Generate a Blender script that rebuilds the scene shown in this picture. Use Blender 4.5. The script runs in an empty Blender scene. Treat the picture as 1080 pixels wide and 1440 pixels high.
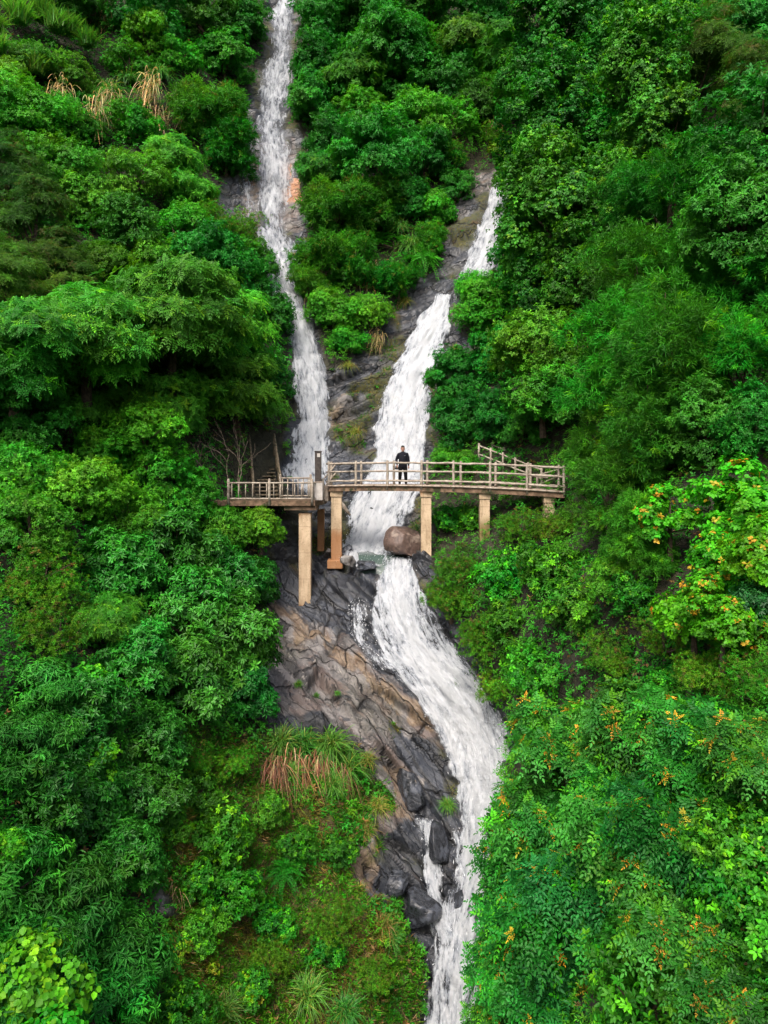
import bpy, bmesh, math, random
import numpy as np
from mathutils import Vector, Matrix

SC = bpy.context.scene
COL = SC.collection
F = 1000.0           # focal length in photo pixels (photo is 1080 x 1440)
HX, HY = 540.0, 655.0  # principal column, horizon row
random.seed(5)
RNG = np.random.default_rng(11)


def pt(px, py, Y):
    """photo pixel at depth Y -> world point (camera at the origin looking along +Y)"""
    return Vector(((px - HX) / F * Y, Y, -(py - HY) / F * Y))


def sstep(a, b, x):
    t = np.clip((x - a) / (b - a), 0, 1)
    return t * t * (3 - 2 * t)


def unit(v):
    return v / np.maximum(np.linalg.norm(v, axis=-1, keepdims=True), 1e-9)


# ------------------------------------------------------------------ noise
def _hash(ix, iy, iz, s):
    h = (ix * 374761393 + iy * 668265263 + iz * 2147483647 + s * 1274126177) & 0xFFFFFFFF
    h = ((h ^ (h >> 13)) * 1274126177) & 0xFFFFFFFF
    h = h ^ (h >> 16)
    return (h & 0xFFFF) / 65535.0


def vnoise(P, s=0):
    P = np.asarray(P, float)
    i = np.floor(P).astype(np.int64)
    f = P - i
    u = f * f * (3 - 2 * f)
    r = 0
    for dx in (0, 1):
        wx = u[:, 0] if dx else 1 - u[:, 0]
        for dy in (0, 1):
            wy = u[:, 1] if dy else 1 - u[:, 1]
            for dz in (0, 1):
                wz = u[:, 2] if dz else 1 - u[:, 2]
                r = r + wx * wy * wz * _hash(i[:, 0] + dx, i[:, 1] + dy, i[:, 2] + dz, s)
    return r


def fbm(P, o=4, s=0):
    a, t, n = 1.0, 0, 0
    for k in range(o):
        t = t + a * vnoise(P * (2 ** k), s + k * 7)
        n += a
        a *= .5
    return t / n


# ------------------------------------------------------------------ mesh utilities
def mesh_np(name, V, faces, mat=None, attrs=None, smooth=False, uv=None):
    """V (n,3); faces: int array (m,k) all the same size"""
    me = bpy.data.meshes.new(name)
    V = np.ascontiguousarray(V, np.float32)
    faces = np.ascontiguousarray(faces, np.int32)
    m, k = faces.shape
    me.vertices.add(len(V))
    me.vertices.foreach_set('co', V.ravel())
    me.loops.add(m * k)
    me.loops.foreach_set('vertex_index', faces.ravel())
    me.polygons.add(m)
    me.polygons.foreach_set('loop_start', np.arange(0, m * k, k, dtype=np.int32))
    me.polygons.foreach_set('loop_total', np.full(m, k, np.int32))
    me.update(calc_edges=True)
    if smooth:
        me.polygons.foreach_set('use_smooth', np.ones(m, bool))
    for an, av in (attrs or {}).items():
        av = np.asarray(av, np.float32)
        if av.ndim == 2:
            if av.shape[1] == 3:
                av = np.hstack([av, np.ones((len(av), 1), np.float32)])
            a = me.attributes.new(an, 'FLOAT_COLOR', 'POINT')
            a.data.foreach_set('color', np.ascontiguousarray(av).ravel())
        else:
            a = me.attributes.new(an, 'FLOAT', 'POINT')
            a.data.foreach_set('value', av)
    if uv is not None:
        l = me.uv_layers.new(name='UVMap')
        l.data.foreach_set('uv', np.ascontiguousarray(uv[faces.ravel()], np.float32).ravel())
    if mat:
        me.materials.append(mat)
    return me


def link(name, me, parent=None):
    o = bpy.data.objects.new(name, me)
    COL.objects.link(o)
    if parent:
        o.parent = parent
    return o


def tag(o, label=None, cat=None, group=None, kind=None):
    if label:
        o['label'] = label
    if cat:
        o['category'] = cat
    if group:
        o['group'] = group
    if kind:
        o['kind'] = kind
    return o


def empty(name, loc, label, cat, group=None):
    o = bpy.data.objects.new(name, None)
    o.empty_display_size = .3
    COL.objects.link(o)
    o.location = loc
    return tag(o, label, cat, group)


class MB:
    """collects boxes and tubes into one mesh"""
    def __init__(s):
        s.bm = bmesh.new()

    def box(s, c, ax, ay, az):
        """centre c, half-extent vectors"""
        c, ax, ay, az = map(Vector, (c, ax, ay, az))
        v = [s.bm.verts.new(c + i * ax + j * ay + k * az) for i in (-1, 1) for j in (-1, 1) for k in (-1, 1)]
        for f in ((0, 1, 3, 2), (4, 6, 7, 5), (0, 4, 5, 1), (2, 3, 7, 6), (0, 2, 6, 4), (1, 5, 7, 3)):
            s.bm.faces.new([v[i] for i in f])

    def tube(s, pts, rad, n=8, wob=0.0):
        pts = [Vector(p) for p in pts]
        if not hasattr(rad, '__len__'):
            rad = [rad] * len(pts)
        rings = []
        for i, p in enumerate(pts):
            d = (pts[min(i + 1, len(pts) - 1)] - pts[max(i - 1, 0)]).normalized()
            a = d.orthogonal().normalized() if i == 0 else (pa - d * pa.dot(d)).normalized()
            pa = a
            b = d.cross(a)
            q = p + Vector((random.uniform(-wob, wob), random.uniform(-wob, wob), random.uniform(-wob, wob)))
            r = rad[i] * (1 + random.uniform(-1, 1) * (wob * 6 if wob else 0))
            rings.append([s.bm.verts.new(q + (a * math.cos(t) + b * math.sin(t)) * r)
                          for t in (2 * math.pi * k / n for k in range(n))])
        for r0, r1 in zip(rings, rings[1:]):
            for k in range(n):
                s.bm.faces.new((r0[k], r0[(k + 1) % n], r1[(k + 1) % n], r1[k]))
        s.bm.faces.new(list(reversed(rings[0])))
        s.bm.faces.new(rings[-1])

    def build(s, name, mat, parent=None, smooth=False, bevel=0, origin=None):
        if parent is not None and origin is None:
            origin = parent.location
        if origin is not None:
            bmesh.ops.translate(s.bm, verts=s.bm.verts, vec=-Vector(origin))
        bmesh.ops.recalc_face_normals(s.bm, faces=s.bm.faces)
        me = bpy.data.meshes.new(name)
        s.bm.to_mesh(me)
        s.bm.free()
        me.materials.append(mat)
        if smooth:
            for p in me.polygons:
                p.use_smooth = True
        o = link(name, me, parent)
        if parent is None and origin is not None:
            o.location = origin
        if bevel:
            b = o.modifiers.new('bevel', 'BEVEL')
            b.width = bevel
            b.segments = 2
        return o


def subdiv_line(a, b, n):
    a, b = Vector(a), Vector(b)
    return [a.lerp(b, i / n) for i in range(n + 1)]


# ------------------------------------------------------------------ node helpers
class NT:
    def __init__(s, name):
        s.m = bpy.data.materials.new(name)
        s.m.use_nodes = True
        s.t = s.m.node_tree
        s.t.nodes.clear()
        s.out = s.t.nodes.new('ShaderNodeOutputMaterial')

    def n(s, typ, **kw):
        nd = s.t.nodes.new(typ)
        for k, v in kw.items():
            if hasattr(nd, k):
                setattr(nd, k, v)
            else:
                nd.inputs[k.replace('_', ' ')].default_value = v
        return nd

    def l(s, a, b):
        s.t.links.new(a, b)

    def put(s, sock, v):
        if isinstance(v, bpy.types.NodeSocket):
            s.l(v, sock)
        elif v is not None:
            if hasattr(sock.default_value, '__len__') and not hasattr(v, '__len__'):
                v = (v, v, v)
            if hasattr(v, '__len__') and len(v) == 3 and len(sock.default_value) == 4:
                v = (*v, 1)
            sock.default_value = v

    def attr(s, name, out='Fac'):
        return s.n('ShaderNodeAttribute', attribute_name=name).outputs[out]

    def math(s, op, a, b=None, c=None, clamp=False):
        nd = s.n('ShaderNodeMath', operation=op, use_clamp=clamp)
        for i, v in enumerate((a, b, c)):
            if v is not None:
                s.put(nd.inputs[i], v)
        return nd.outputs[0]

    def mix(s, f, a, b, typ='MIX'):
        nd = s.n('ShaderNodeMix', data_type='RGBA', blend_type=typ)
        s.put(nd.inputs[0], f)
        s.put(nd.inputs[6], a)
        s.put(nd.inputs[7], b)
        return nd.outputs[2]

    def ramp(s, f, a, b, clamp=True):
        nd = s.n('ShaderNodeMapRange', clamp=clamp, interpolation_type='SMOOTHSTEP')
        s.put(nd.inputs[0], f)
        nd.inputs[1].default_value = a
        nd.inputs[2].default_value = b
        return nd.outputs[0]

    def noise(s, scale, detail=4, rough=.55, vec=None, dist=0, mapping=None):
        nd = s.n('ShaderNodeTexNoise')
        nd.inputs['Scale'].default_value = scale
        nd.inputs['Detail'].default_value = detail
        nd.inputs['Roughness'].default_value = rough
        nd.inputs['Distortion'].default_value = dist
        if vec is None:
            vec = s.n('ShaderNodeTexCoord').outputs['Object']
        if mapping:
            mp = s.n('ShaderNodeMapping')
            if len(mapping) == 2:
                mp.inputs['Scale'].default_value = mapping[0]
                mp.inputs['Rotation'].default_value = mapping[1]
            else:
                mp.inputs['Scale'].default_value = mapping
            s.l(vec, mp.inputs[0])
            vec = mp.outputs[0]
        s.l(vec, nd.inputs['Vector'])
        return nd.outputs[0]

    def bsdf(s, col, rough=.6, spec=.3, bump=None, bstr=.3, bdist=.02):
        p = s.n('ShaderNodeBsdfPrincipled')
        s.put(p.inputs['Base Color'], col)
        s.put(p.inputs['Roughness'], rough)
        s.put(p.inputs['Specular IOR Level'], spec)
        if bump is not None:
            b = s.n('ShaderNodeBump')
            b.inputs['Strength'].default_value = bstr
            b.inputs['Distance'].default_value = bdist
            s.l(bump, b.inputs['Height'])
            s.l(b.outputs[0], p.inputs['Normal'])
        return p

    def done(s, sh):
        s.l(sh.outputs[0] if hasattr(sh, 'outputs') else sh, s.out.inputs[0])
        return s.m


def simple_mat(name, a, b, scale=6, rough=.8, spec=.2, bstr=.3, c=None, cs=2.0, cr=(.55, .7), bdist=.01):
    """two tones of one noise, with a third in patches"""
    t = NT(name)
    nz = t.noise(scale, 6)
    col = t.mix(t.ramp(nz, .35, .65), a, b)
    if c is not None:
        col = t.mix(t.ramp(t.noise(cs, 5, .65), *cr), col, c)
    return t.done(t.bsdf(col, rough, spec, t.noise(scale * 4, 5), bstr, bdist))


# ------------------------------------------------------------------ leaf material
def leaf_mat(name, rough=.5, spec=.3, trans=.3, hue=.016, val=.27):
    t = NT(name)
    col = t.attr('tint', 'Color')
    oi = t.n('ShaderNodeObjectInfo')
    hs = t.n('ShaderNodeHueSaturation')
    t.l(col, hs.inputs['Color'])
    t.l(t.math('MULTIPLY_ADD', oi.outputs['Random'], 2 * hue, .5 - hue), hs.inputs['Hue'])
    t.l(t.math('MULTIPLY_ADD', t.math('FRACT', t.math('MULTIPLY', oi.outputs['Random'], 7.31)), 2 * val, 1 - val), hs.inputs['Value'])
    p = t.bsdf(hs.outputs[0], rough, spec)
    tr = t.n('ShaderNodeBsdfTranslucent')
    t.l(t.mix(.5, hs.outputs[0], t.mix(1.0, hs.outputs[0], (1.5, 1.5, .5), 'MULTIPLY')), tr.inputs[0])
    mx = t.n('ShaderNodeMixShader')
    mx.inputs[0].default_value = trans
    t.l(p.outputs[0], mx.inputs[1])
    t.l(tr.outputs[0], mx.inputs[2])
    return t.done(mx)


M_LEAF = leaf_mat('leaf', .5, .2, .32)
M_GLOSS = leaf_mat('glossy_leaf', .42, .25, .22)
M_GRASS = leaf_mat('grass_blade', .5, .3, .35)
M_BARK = simple_mat('bark', (.10, .07, .05), (.045, .035, .027), 9, .9, .1, .6)
M_TWIG = simple_mat('dry_twig', (.20, .165, .13), (.10, .075, .055), 9, .9, .1, .4)

# ------------------------------------------------------------------ terrain
CP = [
    # px, py, depth
    (-260, -220, 50), (0, -220, 60), (250, -220, 70), (390, -220, 78), (600, -220, 80), (800, -220, 70), (1080, -220, 56), (1340, -220, 46),
    (-260, 0, 40), (0, 0, 50), (200, 0, 57), (390, 0, 65), (550, 0, 65), (750, 0, 59), (900, 0, 51), (1080, 0, 44), (1340, 0, 35),
    (-260, 300, 28), (0, 300, 38), (200, 300, 44), (330, 300, 49), (390, 300, 50.5), (500, 300, 50), (600, 300, 50), (690, 290, 50),
    (390, 190, 55.5), (690, 210, 53.5), (390, 100, 60),
    (740, 300, 47.5), (850, 300, 40.5), (970, 300, 34), (1080, 300, 29), (1340, 300, 22),
    (-260, 480, 21), (0, 480, 31), (200, 480, 37), (340, 480, 41), (425, 480, 43), (520, 480, 43.5), (600, 470, 44),
    (660, 460, 43), (760, 460, 38), (900, 460, 31), (1080, 460, 24.5), (1340, 460, 18),
    (-260, 655, 16), (0, 655, 25), (200, 655, 30), (330, 655, 34.5), (390, 655, 37.5), (440, 655, 38.8), (500, 655, 38.8), (560, 655, 38.7),
    (630, 655, 36.5), (700, 655, 34.5), (800, 655, 31.5), (920, 655, 25), (1080, 655, 20), (1340, 655, 14.5),
    (330, 712, 32.5), (400, 712, 34.2), (460, 712, 36.2), (530, 700, 37.6), (560, 740, 36), (510, 762, 35.6), (500, 786, 32.6), (540, 786, 32.9),
    (600, 785, 31.5), (455, 770, 34.8), (474, 797, 32.5), (430, 850, 31.75), (682, 752, 30.9), (773, 728, 30.2), (640, 740, 33),
    (-260, 850, 13), (0, 850, 20.5), (180, 850, 25), (330, 850, 28.8), (520, 850, 30.8), (590, 860, 30.2), (680, 860, 27.5), (780, 850, 23.5), (900, 850, 19), (1080, 850, 15), (1340, 850, 11),
    (-260, 1050, 11), (0, 1050, 16.5), (200, 1050, 20.5), (360, 1030, 24.4), (480, 1020, 26.3), (600, 1040, 27.0), (690, 1040, 26.3), (740, 1040, 23.5), (860, 1040, 17.5), (1080, 1050, 12.6), (1340, 1050, 9.5),
    (-260, 1250, 10), (0, 1250, 14), (200, 1250, 17.5), (380, 1250, 21), (520, 1250, 23.2), (640, 1250, 24), (720, 1250, 21.5), (850, 1250, 15.5), (1080, 1250, 11.2), (1340, 1250, 8.5),
    (-260, 1440, 9), (0, 1440, 12.4), (200, 1440, 15.5), (400, 1440, 18.8), (540, 1440, 20.8), (640, 1440, 21.5), (730, 1440, 19), (850, 1440, 14), (1080, 1440, 10.2), (1340, 1440, 8),
    (-260, 1720, 7.5), (0, 1720, 10.5), (300, 1720, 15), (640, 1720, 18.5), (850, 1720, 12), (1080, 1720, 9), (1340, 1720, 7),
]


class TPS:
    def __init__(s, pts, reg=.002):
        A = np.array(pts, float)
        s.c = A[:, :2] / 500.0
        n = len(A)
        K = s.k(s.c, s.c) + np.eye(n) * reg
        Pm = np.hstack([np.ones((n, 1)), s.c])
        L = np.zeros((n + 3, n + 3))
        L[:n, :n] = K
        L[:n, n:] = Pm
        L[n:, :n] = Pm.T
        s.w = np.linalg.solve(L, np.concatenate([np.log(A[:, 2]), np.zeros(3)]))

    @staticmethod
    def k(a, b):
        d2 = ((a[:, None] - b[None]) ** 2).sum(-1)
        return .5 * d2 * np.log(d2 + 1e-12)

    def __call__(s, px, py):
        q = np.stack([np.ravel(px), np.ravel(py)], 1) / 500.0
        o = np.empty(len(q))
        for i in range(0, len(q), 20000):
            b = q[i:i + 20000]
            o[i:i + 20000] = s.k(b, s.c) @ s.w[:-3] + s.w[-3] + b @ s.w[-2:]
        return np.exp(o).reshape(np.shape(px))


DEPTH = TPS(CP)


def P3(px, py, Y):
    return np.stack([(px - HX) / F * Y, Y, -(py - HY) / F * Y], -1)


# streams: rows of (py, left px, right px, density)
STREAMS = {
    'tall': [(-60, 388, 416, .8), (0, 394, 412, 1), (12, 386, 412, .9), (24, 379, 411, .8), (36, 385, 410, .75), (60, 386, 409, .6), (85, 384, 410, .6), (105, 368, 410, .7),
             (125, 366, 408, .7), (150, 365, 404, .65), (190, 364, 399, .6), (215, 363, 405, .75), (250, 362, 412, .8), (285, 364, 405, .75), (315, 366, 400, .5),
             (335, 362, 404, .65), (352, 362, 416, .8), (375, 371, 420, .75), (400, 378, 416, .85), (430, 393, 424, .9), (455, 402, 436, .95), (480, 411, 444, 1),
             (520, 413, 453, .95), (560, 418, 459, .9), (592, 424, 461, .8), (600, 415, 461, 1), (625, 411, 462, .75), (645, 409, 462, .9), (668, 402, 462, .8), (690, 410, 470, .6), (705, 425, 480, .4)],
    'upper': [(250, 704, 720, .6), (262, 695, 723, 1), (300, 681, 719, .95), (340, 667, 708, .9), (375, 655, 694, .85), (400, 647, 682, .8), (425, 636, 655, .6)],
    'middle': [(414, 616, 634, .9), (425, 612, 632, 1), (440, 596, 629, 1.05), (470, 582, 629, 1.1), (500, 566, 613, 1.1), (540, 548, 604, 1.1), (580, 532, 602, 1), (600, 529, 599, 1.05),
               (640, 530, 594, 1.1), (690, 505, 590, 1.05), (715, 486, 578, .9), (735, 490, 566, 1), (750, 494, 556, 1.05), (768, 484, 548, 1.0), (778, 482, 548, .9), (800, 484, 545, .7)],
    'lower': [(784, 550, 574, .7), (800, 538, 580, .9), (830, 533, 592, 1), (860, 524, 604, .85), (900, 527, 630, .88), (940, 545, 660, .98), (980, 588, 684, 1.15), (1020, 608, 706, 1.15),
              (1060, 628, 713, 1.15), (1100, 644, 708, 1.1), (1140, 650, 692, 1.05), (1180, 652, 692, 1), (1240, 640, 684, .75), (1285, 618, 684, .66), (1340, 607, 688, .70), (1400, 597, 690, .72), (1500, 590, 700, .75), (1720, 580, 720, 1)],
    'trickle': [(848, 497, 514, .45), (875, 495, 516, .5), (905, 497, 514, .4), (915, 505, 530, .3), (945, 530, 560, .4)],
    'side': [(1150, 584, 606, .6), (1170, 596, 612, .9), (1195, 599, 613, .7), (1205, 597, 616, .8), (1240, 596, 622, .7), (1280, 604, 626, .75), (1310, 611, 640, .7), (1335, 618, 650, .7)],
    'rill': [(1165, 636, 642, .5), (1215, 641, 648, .6), (1240, 644, 655, .6)],
    'veil': [(195, 348, 362, .2), (230, 340, 360, .3), (280, 338, 360, .25), (320, 345, 364, .2)],
    'splash': [(985, 668, 690, .6), (1010, 680, 700, .6), (1026, 690, 716, .8), (1036, 690, 720, .8)],
}


def stream_field(px, py, grow=0.0):
    """signed inside-ness: 1 in the middle of a stream, 0 at the edge, <0 outside (in px/40)"""
    best = np.full(np.shape(px), -9.0)
    for k, rows in STREAMS.items():
        R = np.array(rows, float)
        l = np.interp(py, R[:, 0], R[:, 1])
        r = np.interp(py, R[:, 0], R[:, 2])
        d = np.minimum(px - l, r - px) / 20.0
        d = np.where((py < R[0, 0] - 4) | (py > R[-1, 0] + 4), -9, d)
        best = np.maximum(best, d)
    return best


def poly_mask(px, py, poly):
    x, y = np.asarray(px), np.asarray(py)
    ins = np.zeros(x.shape, bool)
    n = len(poly)
    for i in range(n):
        x1, y1 = poly[i]
        x2, y2 = poly[(i + 1) % n]
        if y1 == y2:
            continue
        c = ((y1 > y) != (y2 > y)) & (x < (x2 - x1) * (y - y1) / (y2 - y1) + x1)
        ins ^= c
    return ins


ROCKS = [
    [(378, -60), (420, -60), (414, 110), (425, 220), (438, 345), (430, 400), (452, 470), (400, 470), (375, 400), (340, 312), (300, 296), (322, 262), (345, 200), (358, 100)],
    [(430, 480), (470, 520), (525, 470), (560, 405), (610, 375), (650, 345), (690, 380), (650, 440), (652, 480), (630, 500), (612, 600), (600, 700), (590, 770), (520, 780), (470, 790), (440, 720), (395, 670), (405, 600), (405, 520)],
    [(620, 345), (632, 305), (655, 255), (712, 240), (728, 300), (700, 380), (650, 430), (610, 400)],
    [(375, 720), (480, 760), (600, 740), (610, 800), (640, 860), (700, 960), (728, 1030), (715, 1100), (700, 1240), (690, 1500), (560, 1500), (600, 1400), (590, 1345), (545, 1270), (500, 1262), (478, 1240), (515, 1165), (555, 1130), (520, 1062), (480, 1036), (380, 1030), (350, 1000), (340, 900), (372, 850), (365, 800)],
    [(228, 1235), (250, 1240), (252, 1285), (230, 1290)],
]
PALE = [[(385, 835), (430, 870), (500, 910), (570, 975), (610, 1010), (640, 1040), (600, 1040), (550, 1000), (560, 1062), (520, 1062), (470, 1010), (400, 1000), (352, 985), (350, 930)],
        [(540, 1050), (600, 1100), (590, 1140), (520, 1190), (490, 1260), (470, 1240), (515, 1160)], [(470, 560), (490, 560), (490, 600), (470, 600)], [(228, 1235), (250, 1240), (252, 1285), (230, 1290)],
        [(655, 240), (715, 232), (715, 262), (655, 280)], [(355, 200), (412, 200), (430, 330), (340, 300)]]
TAN = [[(410, 880), (450, 890), (520, 950), (600, 1000), (660, 1030), (680, 1060), (630, 1045), (560, 1000), (500, 950)],
       [(540, 1060), (585, 1100), (585, 1150), (530, 1150), (560, 1120)], [(480, 1200), (520, 1200), (520, 1260), (470, 1250)], [(360, 845), (395, 850), (450, 900), (430, 905)],
       [(468, 560), (490, 560), (492, 600), (468, 600)], [(350, 225), (365, 225), (362, 300), (345, 300)]]
ORANGE = [(404, 238, 9, 14), (418, 268, 13, 18), (405, 275, 9, 12), (352, 245, 8, 12)]

xs = np.unique(np.concatenate([np.arange(-554, 330, 14), np.arange(328, 744, 2.6), np.arange(744, 1760, 14)]).astype(float))
ys = np.arange(-220, 1840, 3.5)
GX, GY = np.meshgrid(xs, ys)
gx, gy = GX.ravel(), GY.ravel()
D0 = DEPTH(gx, gy)
B0 = P3(gx, gy, D0)
G = B0.reshape(len(ys), len(xs), 3)
tu = np.gradient(G, axis=1)
tv = np.gradient(G, axis=0)
NRM = unit(np.cross(tv, tu)).reshape(-1, 3)
NRM *= np.sign(-(NRM * B0).sum(1, keepdims=True))  # toward the valley
wn = fbm(np.stack([gx / 22, gy / 22, gx * 0], 1), 3, 3) - .5
wn2 = fbm(np.stack([gx / 22, gy / 22, gx * 0 + 9], 1), 3, 31) - .5
wx, wy = gx + wn * 44, gy + wn2 * 44
rock = np.zeros(len(gx))
for p in ROCKS:
    rock = np.maximum(rock, poly_mask(wx, wy, p))
strm = stream_field(gx, gy)
rock = np.maximum(rock, strm > -.25)
rk = rock.reshape(G.shape[:2])
for _ in range(3):
    rk = (rk + np.roll(rk, 1, 0) + np.roll(rk, -1, 0) + np.roll(rk, 1, 1) + np.roll(rk, -1, 1)) / 5
rock = rk.ravel()
pale = np.zeros(len(gx))
for p in PALE:
    pale = np.maximum(pale, poly_mask(gx + wn * 26, gy + wn2 * 26, p))
tan = np.zeros(len(gx))
for p in TAN:
    tan = np.maximum(tan, poly_mask(gx + wn * 26, gy + wn2 * 26, p))
orange = np.zeros(len(gx))
for ox, oy, ra, rb in ORANGE:
    orange = np.maximum(orange, ((gx + wn * 16 - ox) / ra) ** 2 + ((gy + wn2 * 16 - oy) / rb) ** 2 < 1)


def blocks(P, idx, frame, scales, nseed, seed):
    """displacement, crack closeness and cell id from stretched Voronoi blocks"""
    r = np.random.default_rng(seed)
    Q = (P[idx] @ frame) / scales
    S = Q[r.integers(0, len(Q), nseed)] + r.normal(0, .3, (nseed, 3))
    amp = r.uniform(-1, 1, nseed)
    tilt = r.normal(0, .5, (nseed, 3))
    disp = np.empty(len(Q))
    crack = np.empty(len(Q))
    cid = np.empty(len(Q), int)
    s2 = (S ** 2).sum(1)
    for i in range(0, len(Q), 8000):
        q = Q[i:i + 8000]
        d = np.sqrt(np.maximum((q ** 2).sum(1)[:, None] + s2[None] - 2 * q @ S.T, 0))
        k = np.argpartition(d, 1, axis=1)[:, :2]
        dd = np.take_along_axis(d, k, 1)
        o = np.argsort(dd, 1)
        k = np.take_along_axis(k, o, 1)
        dd = np.take_along_axis(dd, o, 1)
        j = k[:, 0]
        disp[i:i + 8000] = amp[j] + ((q - S[j]) * tilt[j]).sum(1)
        crack[i:i + 8000] = dd[:, 1] - dd[:, 0]
        cid[i:i + 8000] = j
    return disp, crack, r.uniform(0, 1, nseed)[cid]


def frame_of(d, n):
    d, n = unit(np.array(d, float)), np.array(n, float)
    b = unit(np.cross(d, n))
    return np.stack([d, unit(np.cross(b, d)), b], 1)


off = np.zeros(len(gx))
strat = B0.copy()
cell = np.full(len(gx), .5)
crk = np.ones(len(gx))
zones = [(np.where((rock > .02) & (gy > 785))[0], frame_of((.66, -.30, -.68), (-.3, -.7, .6)), 21),
         (np.where((rock > .02) & (gy <= 785))[0], frame_of((.9, .1, .38), (0, -.8, .6)), 22)]
for idx, fr, sd in zones:
    d1, c1, r1 = blocks(B0, idx, fr, np.array([4.6, 1.5, .95]), 90, sd)
    d2, c2, r2 = blocks(B0, idx, fr, np.array([2.2, .6, .42]), 420, sd + 50)
    d3, c3, r3 = blocks(B0, idx, fr, np.array([.9, .3, .22]), 1500, sd + 90)
    o = .28 * np.clip(d1, -1.5, 1.5) * sstep(0, .12, c1) + .11 * np.clip(d2, -1.5, 1.5) * sstep(0, .16, c2) + .035 * np.clip(d3, -1.5, 1.5)
    strat[idx] = B0[idx] @ fr + .12 * (fbm(B0[idx] * 1.3, 3, 2) - .5)[:, None]
    cr = np.minimum(np.minimum(c1 / .10, c2 / .16 + .25), c3 / .3 + .6)
    Qs = (B0[idx] @ fr) + .55 * (fbm(B0[idx] * .6, 3, sd + 4) - .5)[:, None]
    for per, am in ((1.35, .34), (.55, .12)):
        s_ = Qs[:, 2] / per + .35 * r1
        saw = s_ - np.floor(s_)
        o += am * (np.minimum(saw / .78, (1 - saw) / .22) - .5)
    o -= .14 * (1 - np.clip(cr, 0, 1)) ** 1.5
    o += .05 * (fbm(B0[idx] * 3.5, 4, 5) - .5)
    off[idx] = o
    cell[idx] = .45 * r1 + .35 * r2 + .2 * r3
    crk[idx] = np.clip(cr, 0, 1)
soil = .9 * (fbm(B0 * .35, 4, 9) - .5) * 1.6 + .25 * (fbm(B0 * 1.6, 3, 8) - .5)
away = np.clip((-strm - 1.5) / 4, 0, 1) * np.clip(np.maximum(np.maximum((330 - gx) / 80, (gx - 820) / 80), np.maximum((560 - gy) / 80, (gy - 820) / 80)), 0, 1)
soil = soil + 3.4 * (fbm(B0 * .17, 3, 19) - .5) * away
off = off * rock + soil * (1 - rock)
w_in = np.clip((strm + .25) / .6, 0, 1)
off = off * (1 - .55 * w_in) - .22 * w_in
# keep the slope clear below the bridge deck and platform
TER = B0 + NRM * off[:, None]
nx = len(xs)
ii = (np.arange(len(ys) - 1)[:, None] * nx + np.arange(nx - 1)[None]).ravel()
TF = np.stack([ii, ii + nx, ii + nx + 1, ii + 1], 1)
mossn = fbm(B0 * .55, 4, 77)
moss = np.clip(sstep(.50, .62, mossn) + .8 * sstep(.44, .54, mossn) * (gy < 700), 0, 1) * rock * (1 - pale * .8) * (1 - w_in)
# mossy bank on the lower left
bank = sstep(0, 1, np.clip(np.minimum(np.minimum((gx - 215) / 60, (620 - gx) / 60), (gy - 1010) / 60), 0, 1)) * (1 - rock)


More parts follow.
